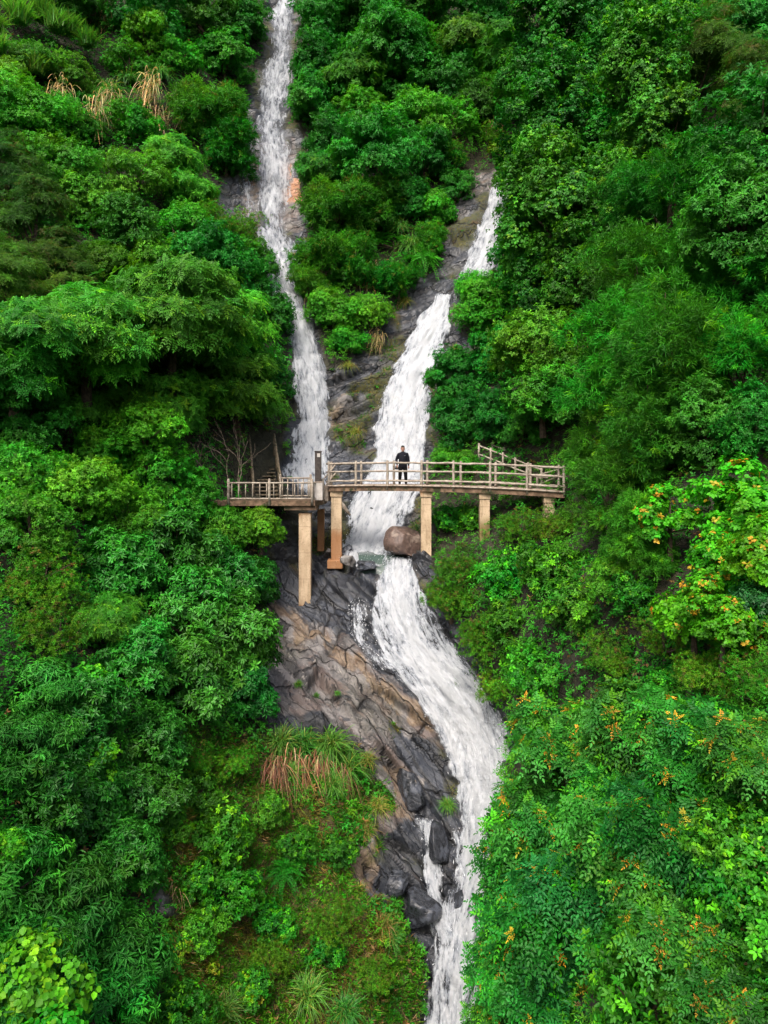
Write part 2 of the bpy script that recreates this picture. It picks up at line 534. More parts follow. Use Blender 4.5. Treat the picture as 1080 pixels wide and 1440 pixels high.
def rock_material():
    t = NT('ravine_rock_and_soil')
    R = t.attr('rock')
    C = t.attr('cell')
    K = t.attr('crack')
    pale_, tan_, org, ms, bk, wet = (t.attr(a) for a in ('pale', 'tan', 'orange', 'moss', 'bank', 'wet'))
    Q = t.attr('strat', 'Vector')
    fr = (.45, 1.7, 1.7)
    n1 = t.noise(1.0, 8, .62, Q, mapping=fr)
    n2 = t.noise(3.2, 9, .68, Q, mapping=fr, dist=.5)
    n3 = t.noise(14, 6, .62, Q)
    wq = t.n('ShaderNodeVectorMath', operation='MULTIPLY_ADD')
    nq = t.n('ShaderNodeTexNoise')
    nq.inputs['Scale'].default_value = 2.2
    nq.inputs['Detail'].default_value = 5
    t.l(Q, nq.inputs['Vector'])
    t.l(nq.outputs['Color'], wq.inputs[0])
    wq.inputs[1].default_value = (.28, .28, .28)
    t.l(Q, wq.inputs[2])

    def veins(scale, mp, w):
        m_ = t.n('ShaderNodeMapping')
        m_.inputs['Scale'].default_value = mp
        t.l(wq.outputs[0], m_.inputs[0])
        v = t.n('ShaderNodeTexVoronoi', feature='DISTANCE_TO_EDGE')
        v.inputs['Scale'].default_value = scale
        t.l(m_.outputs[0], v.inputs['Vector'])
        return t.ramp(v.outputs['Distance'], 0, w)
    v1 = veins(.9, (.20, 1.1, 1.1), .03)
    v2 = veins(2.0, (.26, 1.2, 1.2), .035)
    fc = t.n('ShaderNodeTexVoronoi')
    fc.inputs['Scale'].default_value = 1.7
    m_ = t.n('ShaderNodeMapping')
    m_.inputs['Scale'].default_value = (.22, 1.2, 1.2)
    t.l(wq.outputs[0], m_.inputs[0])
    t.l(m_.outputs[0], fc.inputs['Vector'])
    fsep = t.n('ShaderNodeSeparateColor')
    t.l(fc.outputs['Color'], fsep.inputs[0])
    C = t.math('ADD', t.math('MULTIPLY', C, .6), t.math('MULTIPLY', fsep.outputs[0], .4))
    mixv = t.math('MULTIPLY_ADD', C, .9, t.math('MULTIPLY', t.math('SUBTRACT', n2, .25), .6))
    dark = t.mix(t.ramp(mixv, .25, .85), (.008, .009, .011), (.036, .041, .053))
    dark = t.mix(t.math('MULTIPLY', t.ramp(n1, .55, .70), .65), dark, (.038, .026, .017))
    pl = t.mix(t.ramp(mixv, .3, .8), (.036, .033, .034), (.16, .147, .142))
    pl = t.mix(t.ramp(n1, .48, .60), pl, (.10, .076, .068))
    pl = t.mix(t.ramp(n2, .60, .66), pl, (.30, .275, .25))
    pl = t.mix(t.ramp(t.noise(2.2, 6, .6, mapping=fr), .56, .66), pl, (.035, .036, .042))
    tn = t.mix(t.ramp(n2, .35, .65), (.09, .06, .04), (.19, .14, .095))
    col = t.mix(pale_, dark, pl)
    col = t.mix(t.math('MULTIPLY', tan_, t.ramp(n1, .36, .52)), col, tn)
    col = t.mix(t.math('MULTIPLY', org, .9), col, t.mix(t.ramp(n2, .35, .65), (.30, .12, .05), (.42, .21, .10)))
    mc = t.mix(t.ramp(n2, .3, .7), (.022, .038, .008), (.10, .085, .014))
    mc = t.mix(t.ramp(n1, .55, .7), mc, (.09, .055, .02))
    col = t.mix(t.math('MULTIPLY', ms, t.ramp(n3, .35, .55)), col, mc)
    col = t.mix(t.math('MULTIPLY', t.math('SUBTRACT', 1, t.ramp(K, .05, .5)), .75), col, (.008, .008, .008))
    col = t.mix(t.math('MULTIPLY', t.math('SUBTRACT', 1, v1), .85), col, (.006, .006, .007))
    col = t.mix(t.math('MULTIPLY', t.math('SUBTRACT', 1, v2), .38), col, (.010, .010, .011))
    so = t.mix(t.ramp(n2, .3, .7), (.012, .012, .006), (.03, .028, .012))
    bkc = t.mix(t.ramp(n2, .3, .7), (.03, .04, .008), (.085, .075, .018))
    bkc = t.mix(t.ramp(n1, .5, .62), bkc, (.07, .04, .018))
    so = t.mix(bk, so, bkc)
    col = t.mix(t.ramp(R, .3, .6), so, col)
    rg = t.math('MULTIPLY_ADD', n3, .38, .13)
    rg = t.math('ADD', rg, t.math('MULTIPLY', t.math('SUBTRACT', 1, wet), .18))
    rg = t.math('ADD', rg, t.math('MULTIPLY', t.math('MAXIMUM', ms, t.math('SUBTRACT', 1, R)), .5), clamp=True)
    h = t.math('ADD', n2, t.math('MULTIPLY', n3, .35))
    h = t.math('ADD', h, t.math('ADD', t.math('MULTIPLY', v1, .8), t.math('ADD', t.math('MULTIPLY', v2, .35), t.math('MULTIPLY', fsep.outputs[1], .9))))
    return t.done(t.bsdf(col, rg, .5, h, .85, .10))


wet = sstep(-5, 0, strm)
ter_me = mesh_np('ground', TER, TF, rock_material(), dict(rock=rock, cell=cell, crack=crk, pale=pale, tan=tan, orange=orange, strat=strat, moss=moss, bank=bank, wet=wet), smooth=True)
ground = tag(link('ground', ter_me), 'steep ravine ground of wet slate rock and dark soil behind the falls', 'ground', kind='structure')

TGRID = TER.reshape(len(ys), nx, 3)


def terrain(px, py):
    """displaced terrain point at photo pixel (bilinear)"""
    px = np.atleast_1d(np.asarray(px, float))
    py = np.atleast_1d(np.asarray(py, float))
    j = np.clip(np.searchsorted(xs, px) - 1, 0, nx - 2)
    i = np.clip(((py - ys[0]) / 3.5).astype(int), 0, len(ys) - 2)
    fx = np.clip((px - xs[j]) / (xs[j + 1] - xs[j]), 0, 1)[:, None]
    fy = np.clip((py - ys[i]) / 3.5, 0, 1)[:, None]
    return (TGRID[i, j] * (1 - fx) + TGRID[i, j + 1] * fx) * (1 - fy) + (TGRID[i + 1, j] * (1 - fx) + TGRID[i + 1, j + 1] * fx) * fy


def at_grid(A, px, py):
    j = np.clip(np.searchsorted(xs, px) - 1, 0, nx - 2)
    i = np.clip(((py - ys[0]) / 3.5).astype(int), 0, len(ys) - 2)
    return A.reshape(len(ys), nx)[i, j]


# ------------------------------------------------------------------ water
def water_material():
    t = NT('falling_water')
    uv = t.n('ShaderNodeTexCoord').outputs['UV']
    e = t.attr('edge')
    d = t.attr('dens')
    sf = t.attr('soft')
    st = t.noise(1, 7, .68, uv, .6, (5.2, 1.15, 1))
    cl = t.noise(1, 5, .6, uv, .9, (2.1, .62, 1))
    fi = t.noise(1, 5, .7, uv, .5, (12, 5.5, 1))
    a = t.math('MULTIPLY', t.math('POWER', e, .6), 1.05)
    a = t.math('ADD', t.math('MULTIPLY', a, .75), t.math('SUBTRACT', d, .72))
    a = t.math('ADD', a, t.math('MULTIPLY', t.math('SUBTRACT', st, .5), t.math('MULTIPLY_ADD', sf, -.8, 2.0)))
    a = t.math('ADD', a, t.math('MULTIPLY', t.math('SUBTRACT', cl, .5), 1.7))
    a = t.math('ADD', a, t.math('MULTIPLY', t.math('SUBTRACT', fi, .5), t.math('MULTIPLY_ADD', sf, -.45, .55)))
    al = t.ramp(a, .10, .62)
    al = t.math('ADD', t.math('MULTIPLY', al, t.math('SUBTRACT', 1, sf)), t.math('MULTIPLY', t.math('MULTIPLY', t.ramp(a, -.25, 1.25), .97), sf))
    al = t.math('MULTIPLY', al, t.ramp(e, .0, .12))
    c = t.mix(t.ramp(t.math('ADD', st, t.math('MULTIPLY', fi, .5)), .50, 1.0), (.30, .34, .41), (.80, .83, .87))
    c = t.mix(t.math('MULTIPLY', t.ramp(a, .35, 1.1), .8), c, (.80, .825, .86))
    p = t.bsdf(c, .55, .2, t.math('ADD', st, t.math('MULTIPLY', fi, .6)), 1.0, .22)
    tl = t.n('ShaderNodeBsdfTranslucent')
    t.l(c, tl.inputs[0])
    m1 = t.n('ShaderNodeMixShader')
    m1.inputs[0].default_value = .35
    t.l(p.outputs[0], m1.inputs[1])
    t.l(tl.outputs[0], m1.inputs[2])
    tr = t.n('ShaderNodeBsdfTransparent')
    m2 = t.n('ShaderNodeMixShader')
    t.l(al, m2.inputs[0])
    t.l(tr.outputs[0], m2.inputs[1])
    t.l(m1.outputs[0], m2.inputs[2])
    return t.done(m2)


def foam_material():
    t = NT('white_spray')
    p = t.bsdf((.82, .845, .88), .6, .2)
    tl = t.n('ShaderNodeBsdfTranslucent')
    tl.inputs[0].default_value = (.82, .845, .88, 1)
    m1 = t.n('ShaderNodeMixShader')
    m1.inputs[0].default_value = .4
    t.l(p.outputs[0], m1.inputs[1])
    t.l(tl.outputs[0], m1.inputs[2])
    return t.done(m1)


M_WATER = water_material()
M_FOAM = foam_material()


def make_stream(key, label, spray=1.0, soft=0.0):
    R = np.array(STREAMS[key], float)
    py = np.arange(R[0, 0], R[-1, 0] + .1, 3.0)
    wmax = (R[:, 2] - R[:, 1]).max()
    nu = int(max(6, wmax / 3)) + 1
    u = np.linspace(0, 1, nu)
    l = np.interp(py, R[:, 0], R[:, 1])
    r = np.interp(py, R[:, 0], R[:, 2])
    rag = (fbm(np.stack([py / 11, py * 0, py * 0], 1), 3, len(key)) - .5) * 16
    rag2 = (fbm(np.stack([py / 14, py * 0 + 5, py * 0], 1), 3, len(key) + 9) - .5) * 16
    mid = (l + r) / 2
    for _ in range(12):
        mid = np.convolve(np.pad(mid, 4, 'edge'), np.ones(9) / 9, 'valid')
    l = l + rag * .8 - 4
    r = r + rag2 * .8 + 4
    dn = np.interp(py, R[:, 0], R[:, 3])
    PX = l[:, None] + (r - l)[:, None] * u[None]
    PY = np.repeat(py[:, None], nu, 1)
    T = DEPTH(PX, PY)
    base = P3(PX, PY, T)
    e = 1 - np.abs(2 * u - 1)
    fade = np.clip((py - py[0]) / 9 + .15, 0, 1)
    if key != 'lower':
        fade = fade * np.clip((py[-1] - py) / 22 + .1, 0, 1)
    ED = np.repeat(e[None], len(py), 0) * fade[:, None]
    v = np.concatenate([[0], np.cumsum(np.linalg.norm(np.diff(base[:, nu // 2], axis=0), axis=1))])
    W = (r - l) * T.mean(1) / F
    UVx = (PX - mid[:, None]) * T / F + 20
    UV = np.stack([UVx, np.repeat(v[:, None], nu, 1)], -1)
    # unlike the rock, the sheet bulges away from the wall
    nz = fbm(np.stack([UVx.ravel() * 2.0, UV[..., 1].ravel() * .55, T.ravel() * 0], 1), 4, 40).reshape(T.shape)
    nz2 = fbm(np.stack([UVx.ravel() * 5.0, UV[..., 1].ravel() * 1.6, T.ravel() * 0], 1), 3, 43).reshape(T.shape)
    lift = (.05 + .22 * np.sqrt(ED)) + .75 * (nz - .5) * ED ** .5 + .34 * (nz2 - .5)
    dirn = unit(np.array([0.0, -.85, .5]))
    V = base + dirn * lift[..., None]
    ii = (np.arange(len(py) - 1)[:, None] * nu + np.arange(nu - 1)[None]).ravel()
    FA = np.stack([ii, ii + nu, ii + nu + 1, ii + 1], 1)
    me = mesh_np('waterfall', V.reshape(-1, 3), FA, M_WATER,
                 dict(soft=(soft * np.repeat(np.clip((640 - py) / 120, 0, 1)[:, None], nu, 1)).ravel() if key == 'tall' else np.full(ED.size, soft), edge=ED.ravel(), dens=np.repeat(dn[:, None], nu, 1).ravel()), smooth=True, uv=UV.reshape(-1, 2))
    o = tag(link('waterfall', me), label, 'waterfall', kind='structure')
    # spray: torn strands and drops thrown off the sheet
    area = (W * np.gradient(v)).sum()
    n = int(area * 110 * spray)
    rg = np.random.default_rng(len(rows_ := R) + n)
    prob = (W * np.gradient(v) * dn ** 2)
    iy = rg.choice(len(py), n, p=prob / prob.sum())
    uu = rg.beta(1.3, 1.3, n)
    iu = np.clip((uu * (nu - 1)).astype(int), 0, nu - 1)
    iy2 = np.clip(iy + 1, 0, len(py) - 1)
    c = V[iy, iu] + rg.normal(0, .05, (n, 3))
    flow = unit(V[iy2, iu] - V[np.maximum(iy - 1, 0), iu])
    flow = unit(flow + rg.normal(0, .22, (n, 3)))
    c += dirn * np.abs(rg.normal(0, .10, (n, 1))) + np.array([0, 0, 1]) * np.abs(rg.normal(0, .05, (n, 1)))
    side = unit(np.cross(flow, rg.normal(0, 1, (n, 3))))
    L = rg.uniform(.02, .09, (n, 1)) * rg.uniform(.4, 1.1, (n, 1))
    w = rg.uniform(.005, .014, (n, 1))
    k_ = int(n * .10) if key in ('tall', 'middle', 'upper') else 0
    if k_:   # drops thrown up where the fall lands
        last = np.where(py > py[-1] - 45)[0]
        iy3 = rg.choice(last, k_)
        iu3 = rg.integers(0, nu, k_)
        c[:k_] = V[iy3, iu3] + dirn * np.abs(rg.normal(0, .28, (k_, 1))) + rg.normal(0, .22, (k_, 3)) + np.array([0, 0, .15])
        L[:k_] *= .35
    vv = np.stack([c - flow * L, c + side * w, c + flow * L * .8, c - side * w], 1).reshape(-1, 3)
    ff = np.arange(n * 4).reshape(-1, 4)
    link('spray', mesh_np('spray', vv, ff, M_FOAM), o)
    return o


make_stream('tall', 'tall thin waterfall dropping down the left rock face to the walkway', .10, .85)
make_stream('upper', 'slanting white waterfall at upper right beneath the pale ledge', .3, .5)
make_stream('middle', 'wide white cascade tumbling behind the person on the bridge', .6)
make_stream('lower', 'broad rushing cascade below the bridge running past the dark slab', .7)
make_stream('trickle', 'thin trickle of water over dark rock below the pool')
make_stream('side', 'narrow side stream between dark rocks left of the lower cascade')
make_stream('rill', 'hair thin rill beside the mossy tuft near the lower cascade')
make_stream('veil', 'faint veil of drips on the ochre rock left of the tall fall', .3, .8)
make_stream('splash', 'white splash jutting right from the lower cascade', 1.2)


def pool():
    t = NT('pool_water')
    n = t.noise(1.3, 5, .6, mapping=((1, .5, 1), (0, 0, .2)), dist=.6)
    n2 = t.noise(5, 6, .65, dist=.5)
    e = t.attr('foam')
    f = t.ramp(t.math('ADD', t.math('MULTIPLY_ADD', n, .8, t.math('MULTIPLY', n2, .5)), e), .85, 1.15)
    col = t.mix(f, t.mix(n2, (.025, .045, .04), (.07, .10, .085)), (.7, .75, .75))
    m = t.done(t.bsdf(col, t.math('MULTIPLY_ADD', f, .4, .12), .5, n2, .5, .06))
    a, b = np.meshgrid(np.linspace(0, 1, 30), np.linspace(0, 1, 24))
    y = 31.9 + (37.2 - 31.9) * b
    xl = (506 - 12 * b - HX) / F * y
    xr = (572 - 18 * b - HX) / F * y
    x = xl + (xr - xl) * a
    z = -4.13 + .12 * b + .05 * (fbm(np.stack([x.ravel() * 2, y.ravel() * 2, x.ravel() * 0], 1), 3, 4).reshape(x.shape) - .5)
    z = z - .9 * np.clip(1 - b / .2, 0, 1) ** 1.6
    V = np.stack([x, y, z], -1).reshape(-1, 3)
    ii = (np.arange(23)[:, None] * 30 + np.arange(29)[None]).ravel()
    me = mesh_np('water', V, np.stack([ii, ii + 1, ii + 31, ii + 30], 1), m, dict(foam=(b * 1.2 - .30).ravel()), smooth=True)
    tag(link('water', me), 'small foaming green pool beneath the bridge beside the brown boulder', 'water', kind='structure')


pool()


# ------------------------------------------------------------------ boulders
def rock_mat(name, a, b, c, rough=.5, spec=.5):
    t = NT(name)
    n1 = t.noise(1.5, 8, .62)
    n2 = t.noise(6, 7, .65, dist=.5)
    col = t.mix(t.ramp(n2, .3, .7), a, b)
    col = t.mix(t.ramp(n1, .52, .62), col, c)
    return t.done(t.bsdf(col, rough, spec, t.math('ADD', n1, n2), .8, .06))


M_BROWN = rock_mat('brown_boulder', (.050, .031, .025), (.125, .082, .066), (.20, .155, .125), .55)
M_SLATE = rock_mat('wet_slate', (.010, .011, .014), (.042, .046, .056), (.065, .072, .09), .22)
M_GREY = rock_mat('grey_stone', (.10, .095, .09), (.22, .21, .20), (.06, .05, .045), .6)


def boulder(px, py, rx, ry, back, mat, label, seed, rot=0.0):
    T = terrain(px, py)[0]
    Y = T[1] - back
    c = pt(px, py, Y)
    sx, sz = rx * Y / F, ry * Y / F
    bm = bmesh.new()
    bmesh.ops.create_icosphere(bm, subdivisions=5, radius=1)
    V = np.array([v.co[:] for v in bm.verts])
    r = np.random.default_rng(seed)
    # cut by random planes for facets
    for _ in range(13):
        n = unit(r.normal(0, 1, 3))
        d = r.uniform(.42, .80)
        h = V @ n - d
        V = V - np.where(h > 0, h, 0)[:, None] * n * .93
    V = V + unit(V) * ((fbm(V * 2.2 + seed, 4, seed) - .5) * .22)[:, None]
    V = V / np.abs(V).max(0)
    V = V * np.array([sx, (sx + sz) / 2, sz])
    ca, sa = math.cos(rot), math.sin(rot)
    V = V @ np.array([[ca, 0, -sa], [0, 1, 0], [sa, 0, ca]])
    for v, q in zip(bm.verts, V):
        v.co = q
    me = bpy.data.meshes.new('boulder')
    bm.to_mesh(me)
    bm.free()
    me.materials.append(mat)
    for p in me.polygons:
        p.use_smooth = True
    o = link('boulder', me)
    o.location = c
    return tag(o, label, 'rock', 'boulders along the stream')


boulder(572, 764, 33, 25, .75, M_BROWN, 'reddish brown boulder beside the pool under the bridge', 3)
boulder(590, 1283, 30, 26, .2, M_SLATE, 'dark angular wet rock low beside the side stream', 8, .4)
boulder(577, 1108, 24, 34, .1, M_SLATE, 'purplish dark upright block left of the lower cascade', 15, -.2)
boulder(617, 1195, 16, 40, .1, M_SLATE, 'black wet rock between the side stream and the cascade', 21, -.25)
boulder(560, 1240, 26, 20, .1, M_SLATE, 'flat glossy slate block above the dark angular wet rock', 25, -.5)
boulder(463, 778, 11, 8, .1, M_GREY, 'small pale grey stone at the foot of a pier beside the pool', 31)
boulder(489, 771, 9, 7, .5, M_SLATE, 'low dark stone at the left rim of the pool', 44)
boulder(491, 789, 13, 9, .6, M_GREY, 'pale cracked stone where the pool meets the pier footing', 47)
boulder(514, 795, 15, 9, .5, M_SLATE, 'dark stone damming the front of the pool', 52)
boulder(516, 713, 18, 14, -.12, M_SLATE, 'dark rock splitting the white water just under the bridge', 36, .5)
boulder(645, 1262, 9, 14, .3, M_SLATE, 'slim dark rock where the side stream joins the cascade', 68, .2)

# ------------------------------------------------------------------ footbridge
M_RAIL = simple_mat('weathered_rail', (.35, .305, .25), (.20, .165, .13), 5, .85, .2, .5, (.10, .085, .07), 3.0, (.58, .72))
M_DECK = simple_mat('stained_deck_edge', (.20, .13, .085), (.085, .055, .035), 4, .85, .2, .6, (.03, .035, .015), 2.2, (.52, .66))
M_LIP = simple_mat('worn_lip', (.34, .29, .24), (.22, .17, .13), 6, .85, .2, .4, (.12, .08, .05), 3, (.55, .7))
M_DARKWOOD = simple_mat('dark_wood', (.055, .045, .04), (.025, .02, .018), 8, .7, .3, .4)
M_PANEL = simple_mat('pale_panel', (.45, .42, .39), (.33, .30, .27), 5, .7, .3, .2)
M_POLE = simple_mat('rough_pole', (.20, .16, .11), (.10, .08, .055), 7, .9, .1, .6, (.04, .045, .02), 3)


def pier_mat(name, stain_lo, stain_hi, stain=(.30, .12, .035)):
    """cream concrete with rust and damp creeping in from the ends (object z, origin at the top)"""
    t = NT(name)
    co = t.n('ShaderNodeTexCoord').outputs['Object']
    sp = t.n('ShaderNodeSeparateXYZ')
    t.l(co, sp.inputs[0])
    n1 = t.noise(3, 6, .65, mapping=(1, 1, .35))
    n2 = t.noise(12, 6, .6)
    col = t.mix(t.ramp(n1, .35, .65), (.50, .38, .255), (.34, .245, .155))
    col = t.mix(t.math('MULTIPLY', t.ramp(n2, .52, .68), .6), col, (.20, .14, .08))
    n5 = t.noise(2.0, 7, .7, mapping=(2.4, 2.4, .22))
    col = t.mix(t.math('MULTIPLY', t.ramp(n5, .5, .66), .65), col, (.15, .11, .06))
    n6 = t.noise(4.5, 6, .7)
    col = t.mix(t.math('MULTIPLY', t.ramp(n6, .6, .7), .5), col, (.075, .08, .03))
    # shuttering joints left by casting
    fr = t.math('ABSOLUTE', t.math('SUBTRACT', t.math('FRACT', t.math('MULTIPLY', sp.outputs[2], .85)), .5))
    col = t.mix(t.math('MULTIPLY', t.math('LESS_THAN', fr, .012), .45), col, (.16, .11, .07))
    zz = t.math('ADD', sp.outputs[2], t.math('MULTIPLY', t.math('SUBTRACT', n1, .5), 1.2))
    col = t.mix(t.math('MULTIPLY', t.ramp(zz, stain_lo, stain_lo - .5), .8), col, t.mix(n2, stain, (.16, .07, .03)))
    col = t.mix(t.math('MULTIPLY', t.ramp(zz, stain_hi, stain_hi + .25), .7), col, (.32, .15, .06))
    return t.done(t.bsdf(col, .85, .2, n2, .25, .01))


M_PIER = pier_mat('cream_pier', -3.9, -.15)
M_PIER_RUST = pier_mat('rusty_pier', -1.55, .1)
M_PIER_DARK = pier_mat('brown_pier', -.1, -.6)
M_PIER_MOSS = pier_mat('mossy_pier', -1.0, .3, (.10, .13, .02))

BA, BB = Vector((-2.60, 32.8, 0)), Vector((7.62, 30.0, 0))
BD = (BB - BA).normalized()
BN = Vector((-BD.y, BD.x, 0))      # towards the back
BL = (BB - BA).length
BW = 1.3


def dz(t):
    return -.925 + .30 * t - .475 * t * t if True else 0


def bpos(t, back=0.0, up=0.0):
    p = BA + BD * (t * BL) + BN * back
    p.z = dz(t) + up
    return p


def tpix(px):
    """bridge parameter whose front edge stands at that photo column"""
    lo, hi = -.1, 1.1
    for _ in range(40):
        m = (lo + hi) / 2
        p = bpos(m)
        if HX + p.x / p.y * F < px:
            lo = m
        else:
            hi = m
    return lo


bridge = empty('footbridge', bpos(.5), 'long narrow concrete footbridge with log style rails crossing in front of the cascade', 'bridge')
# deck: an arched slab with a proud lip
m = MB()
N = 24
rows = []
for i in range(N + 1):
    t = i / N
    q = [bpos(t, 0, 0), bpos(t, BW, 0), bpos(t, BW, -.26), bpos(t, 0, -.26)]
    rows.append([m.bm.verts.new(v) for v in q])
for a, b in zip(rows, rows[1:]):
    for k in range(4):
        m.bm.faces.new((a[k], a[(k + 1) % 4], b[(k + 1) % 4], b[k]))
m.bm.faces.new(rows[0])
m.bm.faces.new(list(reversed(rows[-1])))
m.build('deck', M_DECK, bridge)
for bk in (-.035, BW + .035):
    m = MB()
    m.tube([bpos(i / N, bk, -.01) for i in range(N + 1)], .045, 6, .004)
    m.build('deck_lip', M_LIP, bridge, smooth=True)
front_px = [462, 500, 544.5, 592.5, 637.5, 689, 741, 793]
back_px = [466, 508, 554, 601, 648, 697, 746, 786]


def back_t(px):
    lo, hi = -.2, 1.2
    for _ in range(40):
        mm = (lo + hi) / 2
        p = bpos(mm, BW - .08)
        if HX + p.x / p.y * F < px:
            lo = mm
        else:
            hi = mm
    return lo


for bk, ts in ((.04, [tpix(p) for p in front_px]), (BW - .08, [back_t(p) for p in back_px])):
    for t in ts:
        m = MB()
        h = 1.13
        m.tube([bpos(t, bk, z) for z in (-.2 if bk < .5 else -.02, .2, .5, .8, h - .03, h)], [.062, .06, .057, .057, .055, .04], 8, .006)
        m.build('post', M_RAIL, bridge, smooth=True)
    for up, r in ((1.01, .046), (.63, .040), (.20, .040)):
        m = MB()
        t0, t1 = min(ts) - .012, max(ts) + .008
        n = 34
        m.tube([bpos(t0 + (t1 - t0) * i / n, bk + (.0 if bk < .5 else .0), up + random.uniform(-.014, .014)) for i in range(n + 1)], r, 7, .007)
        m.build('rail', M_RAIL, bridge, smooth=True)
# rail across the far end of the bridge, low middle baluster and the diagonal brace seen there
m = MB()
for up in (1.0, .62, .2):
    m.tube([bpos(tpix(793), .04, up), bpos(back_t(786), BW - .08, up)], .038, 7, .004)
m.build('end_rail', M_RAIL, bridge, smooth=True)


def pier(px, py0, py1, wpx, Y, mat, cap=True, foot=False):
    c0 = pt(px, py0, Y)
    c1 = pt(px, py1, Y)
    w = wpx * Y / F / 2
    top = c0.z
    m = MB()
    bot = c1.z - .25
    if cap:
        m.box((c0.x, Y + w, (top + bot) / 2 - .13), (w, 0, 0), (0, w, 0), (0, 0, (top - bot) / 2 - .13))
    else:
        m.box((c0.x, Y + w, (top + bot) / 2), (w, 0, 0), (0, w, 0), (0, 0, (top - bot) / 2))
    o = m.build('pier', mat, None, bevel=.025, origin=(c0.x, Y + w, top))
    kids = [o]
    if cap:
        m = MB()
        m.box((c0.x, Y + w, top - .13), (w * 1.16, 0, 0), (0, w * 1.16, 0), (0, 0, .128))
        kids.append(m.build('pier_cap', mat, None, bevel=.02, origin=(c0.x, Y + w, top)))
    if foot:
        m = MB()
        m.box((c0.x - .06, Y + w, c1.z - .12), (w * 1.45, 0, 0), (0, w * 1.45, 0), (0, 0, .20))
        kids.append(m.build('pier_footing', M_PIER_DARK, None, bevel=.04, origin=(c0.x, Y + w, top)))
    return kids


def adopt(kids, root):
    for k in kids:
        loc = k.location.copy()
        k.parent = root
        k.location = loc - root.location


def pier_at(px, py1, wpx, mat, foot=False):
    t = tpix(px)
    p = bpos(t, .16, -.262)
    Y = p.y
    adopt(pier(px, HY - p.z / Y * F, py1, wpx, Y, mat, True, foot), bridge)


pier_at(473, 790, 15, M_PIER_RUST, True)
pier_at(599.5, 784, 14.5, M_PIER)
pier_at(682, 760, 14, M_PIER_MOSS)
pier_at(773, 735, 14, M_PIER_MOSS)

# ------------------------------------------------------------------ viewing platform
PZ = -1.55
PY0, PY1 = 31.6, 33.9
xl = (318 - HX) / F * PY0
xr = (439 - HX) / F * PY0
xr2 = (459 - HX) / F * PY1
plat = empty('viewing_platform', ((xl + xr) / 2, PY0, PZ), 'low concrete viewing platform with picket railings joining the left end of the footbridge', 'platform')
m = MB()
q = [(xl - 1.2, PY0), (xr + .12, PY0), (xr2, PY0 + 1.2), (xr2, PY1 + .6), (xl - 1.2, PY1 + .6)]
top = [m.bm.verts.new((x, y, PZ)) for x, y in q]
bot = [m.bm.verts.new((x, y, PZ - .24)) for x, y in q]
m.bm.faces.new(top)
m.bm.faces.new(list(reversed(bot)))
for k in range(5):
    m.bm.faces.new((top[k], bot[k], bot[(k + 1) % 5], top[(k + 1) % 5]))
m.build('slab', M_DECK, plat, bevel=.02)
m = MB()
m.box((xr - .55, PY0 + .9, PZ - .34), (.72, 0, 0), (0, .78, 0), (0, 0, .1))
m.build('beam', M_DECK, plat, bevel=.02)


def picket_run(a, b, n, posts, zt, zb, zpost, root, r=.028):
    a, b = Vector(a), Vector(b)
    for z, rr in ((zt, .040), (zb, .036)):
        m = MB()
        m.tube([p + Vector((0, 0, z)) for p in subdiv_line(a, b, 14)], rr, 7, .006)
        m.build('rail', M_RAIL, root, smooth=True)
    for i in range(n):
        p = a.lerp(b, (i + .5) / n)
        m = MB()
        m.tube([p + Vector((random.uniform(-.01, .01), 0, z)) for z in (zb, (zb + zt) / 2, zt)], r, 6, .004)
        m.build('picket', M_RAIL, root, smooth=True)
    for f in posts:
        p = a.lerp(b, f)
        m = MB()
        m.tube([p + Vector((0, 0, z)) for z in (zpost, zt * .5, zt + .15, zt + .19)], [.062, .06, .058, .03], 8, .005)
        m.build('post', M_RAIL, root, smooth=True)


picket_run((xl + .1, PY0 - .03, PZ), (xr, PY0 - .03, PZ), 12, (0, .49, 1), .79, .09, -.22, plat)
picket_run(((394 - HX) / F * PY1, PY1, PZ), ((437 - HX) / F * PY1, PY1, PZ), 6, (0, 1), .96, .12, -.05, plat)
picket_run((xr + .02, PY0 + .02, PZ), (xr2 - .06, PY0 + 1.15, PZ), 5, (.98,), .79, .09, -.2, plat)
adopt(pier(428.5, 722, 850, 17, PY0 + .28, M_PIER, False), plat)
adopt(pier(451, 716, 768, 9.5, PY1 + .3, M_PIER_DARK, False), plat)
# steps from the platform up to the bridge deck, with their slanting rail
m = MB()
for i in range(3):
    p = bpos(0, .1 + .55, 0) - BD * (.16 + .27 * (2 - i))
    z1 = PZ + .2 * (i + 1)
    m.box((p.x, p.y, (z1 + PZ - .1) / 2), BD * .137, BN * .5, (0, 0, (z1 - PZ + .1) / 2))
m.build('step', M_LIP, plat, bevel=.012)
m = MB()
a = Vector((xr2 - .1, PY1, PZ + .95))
b = bpos(.0, BW - .1, 1.02)
m.tube(subdiv_line(a, b, 5), .035, 7, .005)
m.tube(subdiv_line(a - Vector((0, 0, .42)), b - Vector((0, 0, .40)), 5), .033, 7, .005)
m.build('slanting_rail', M_RAIL, plat, smooth=True)

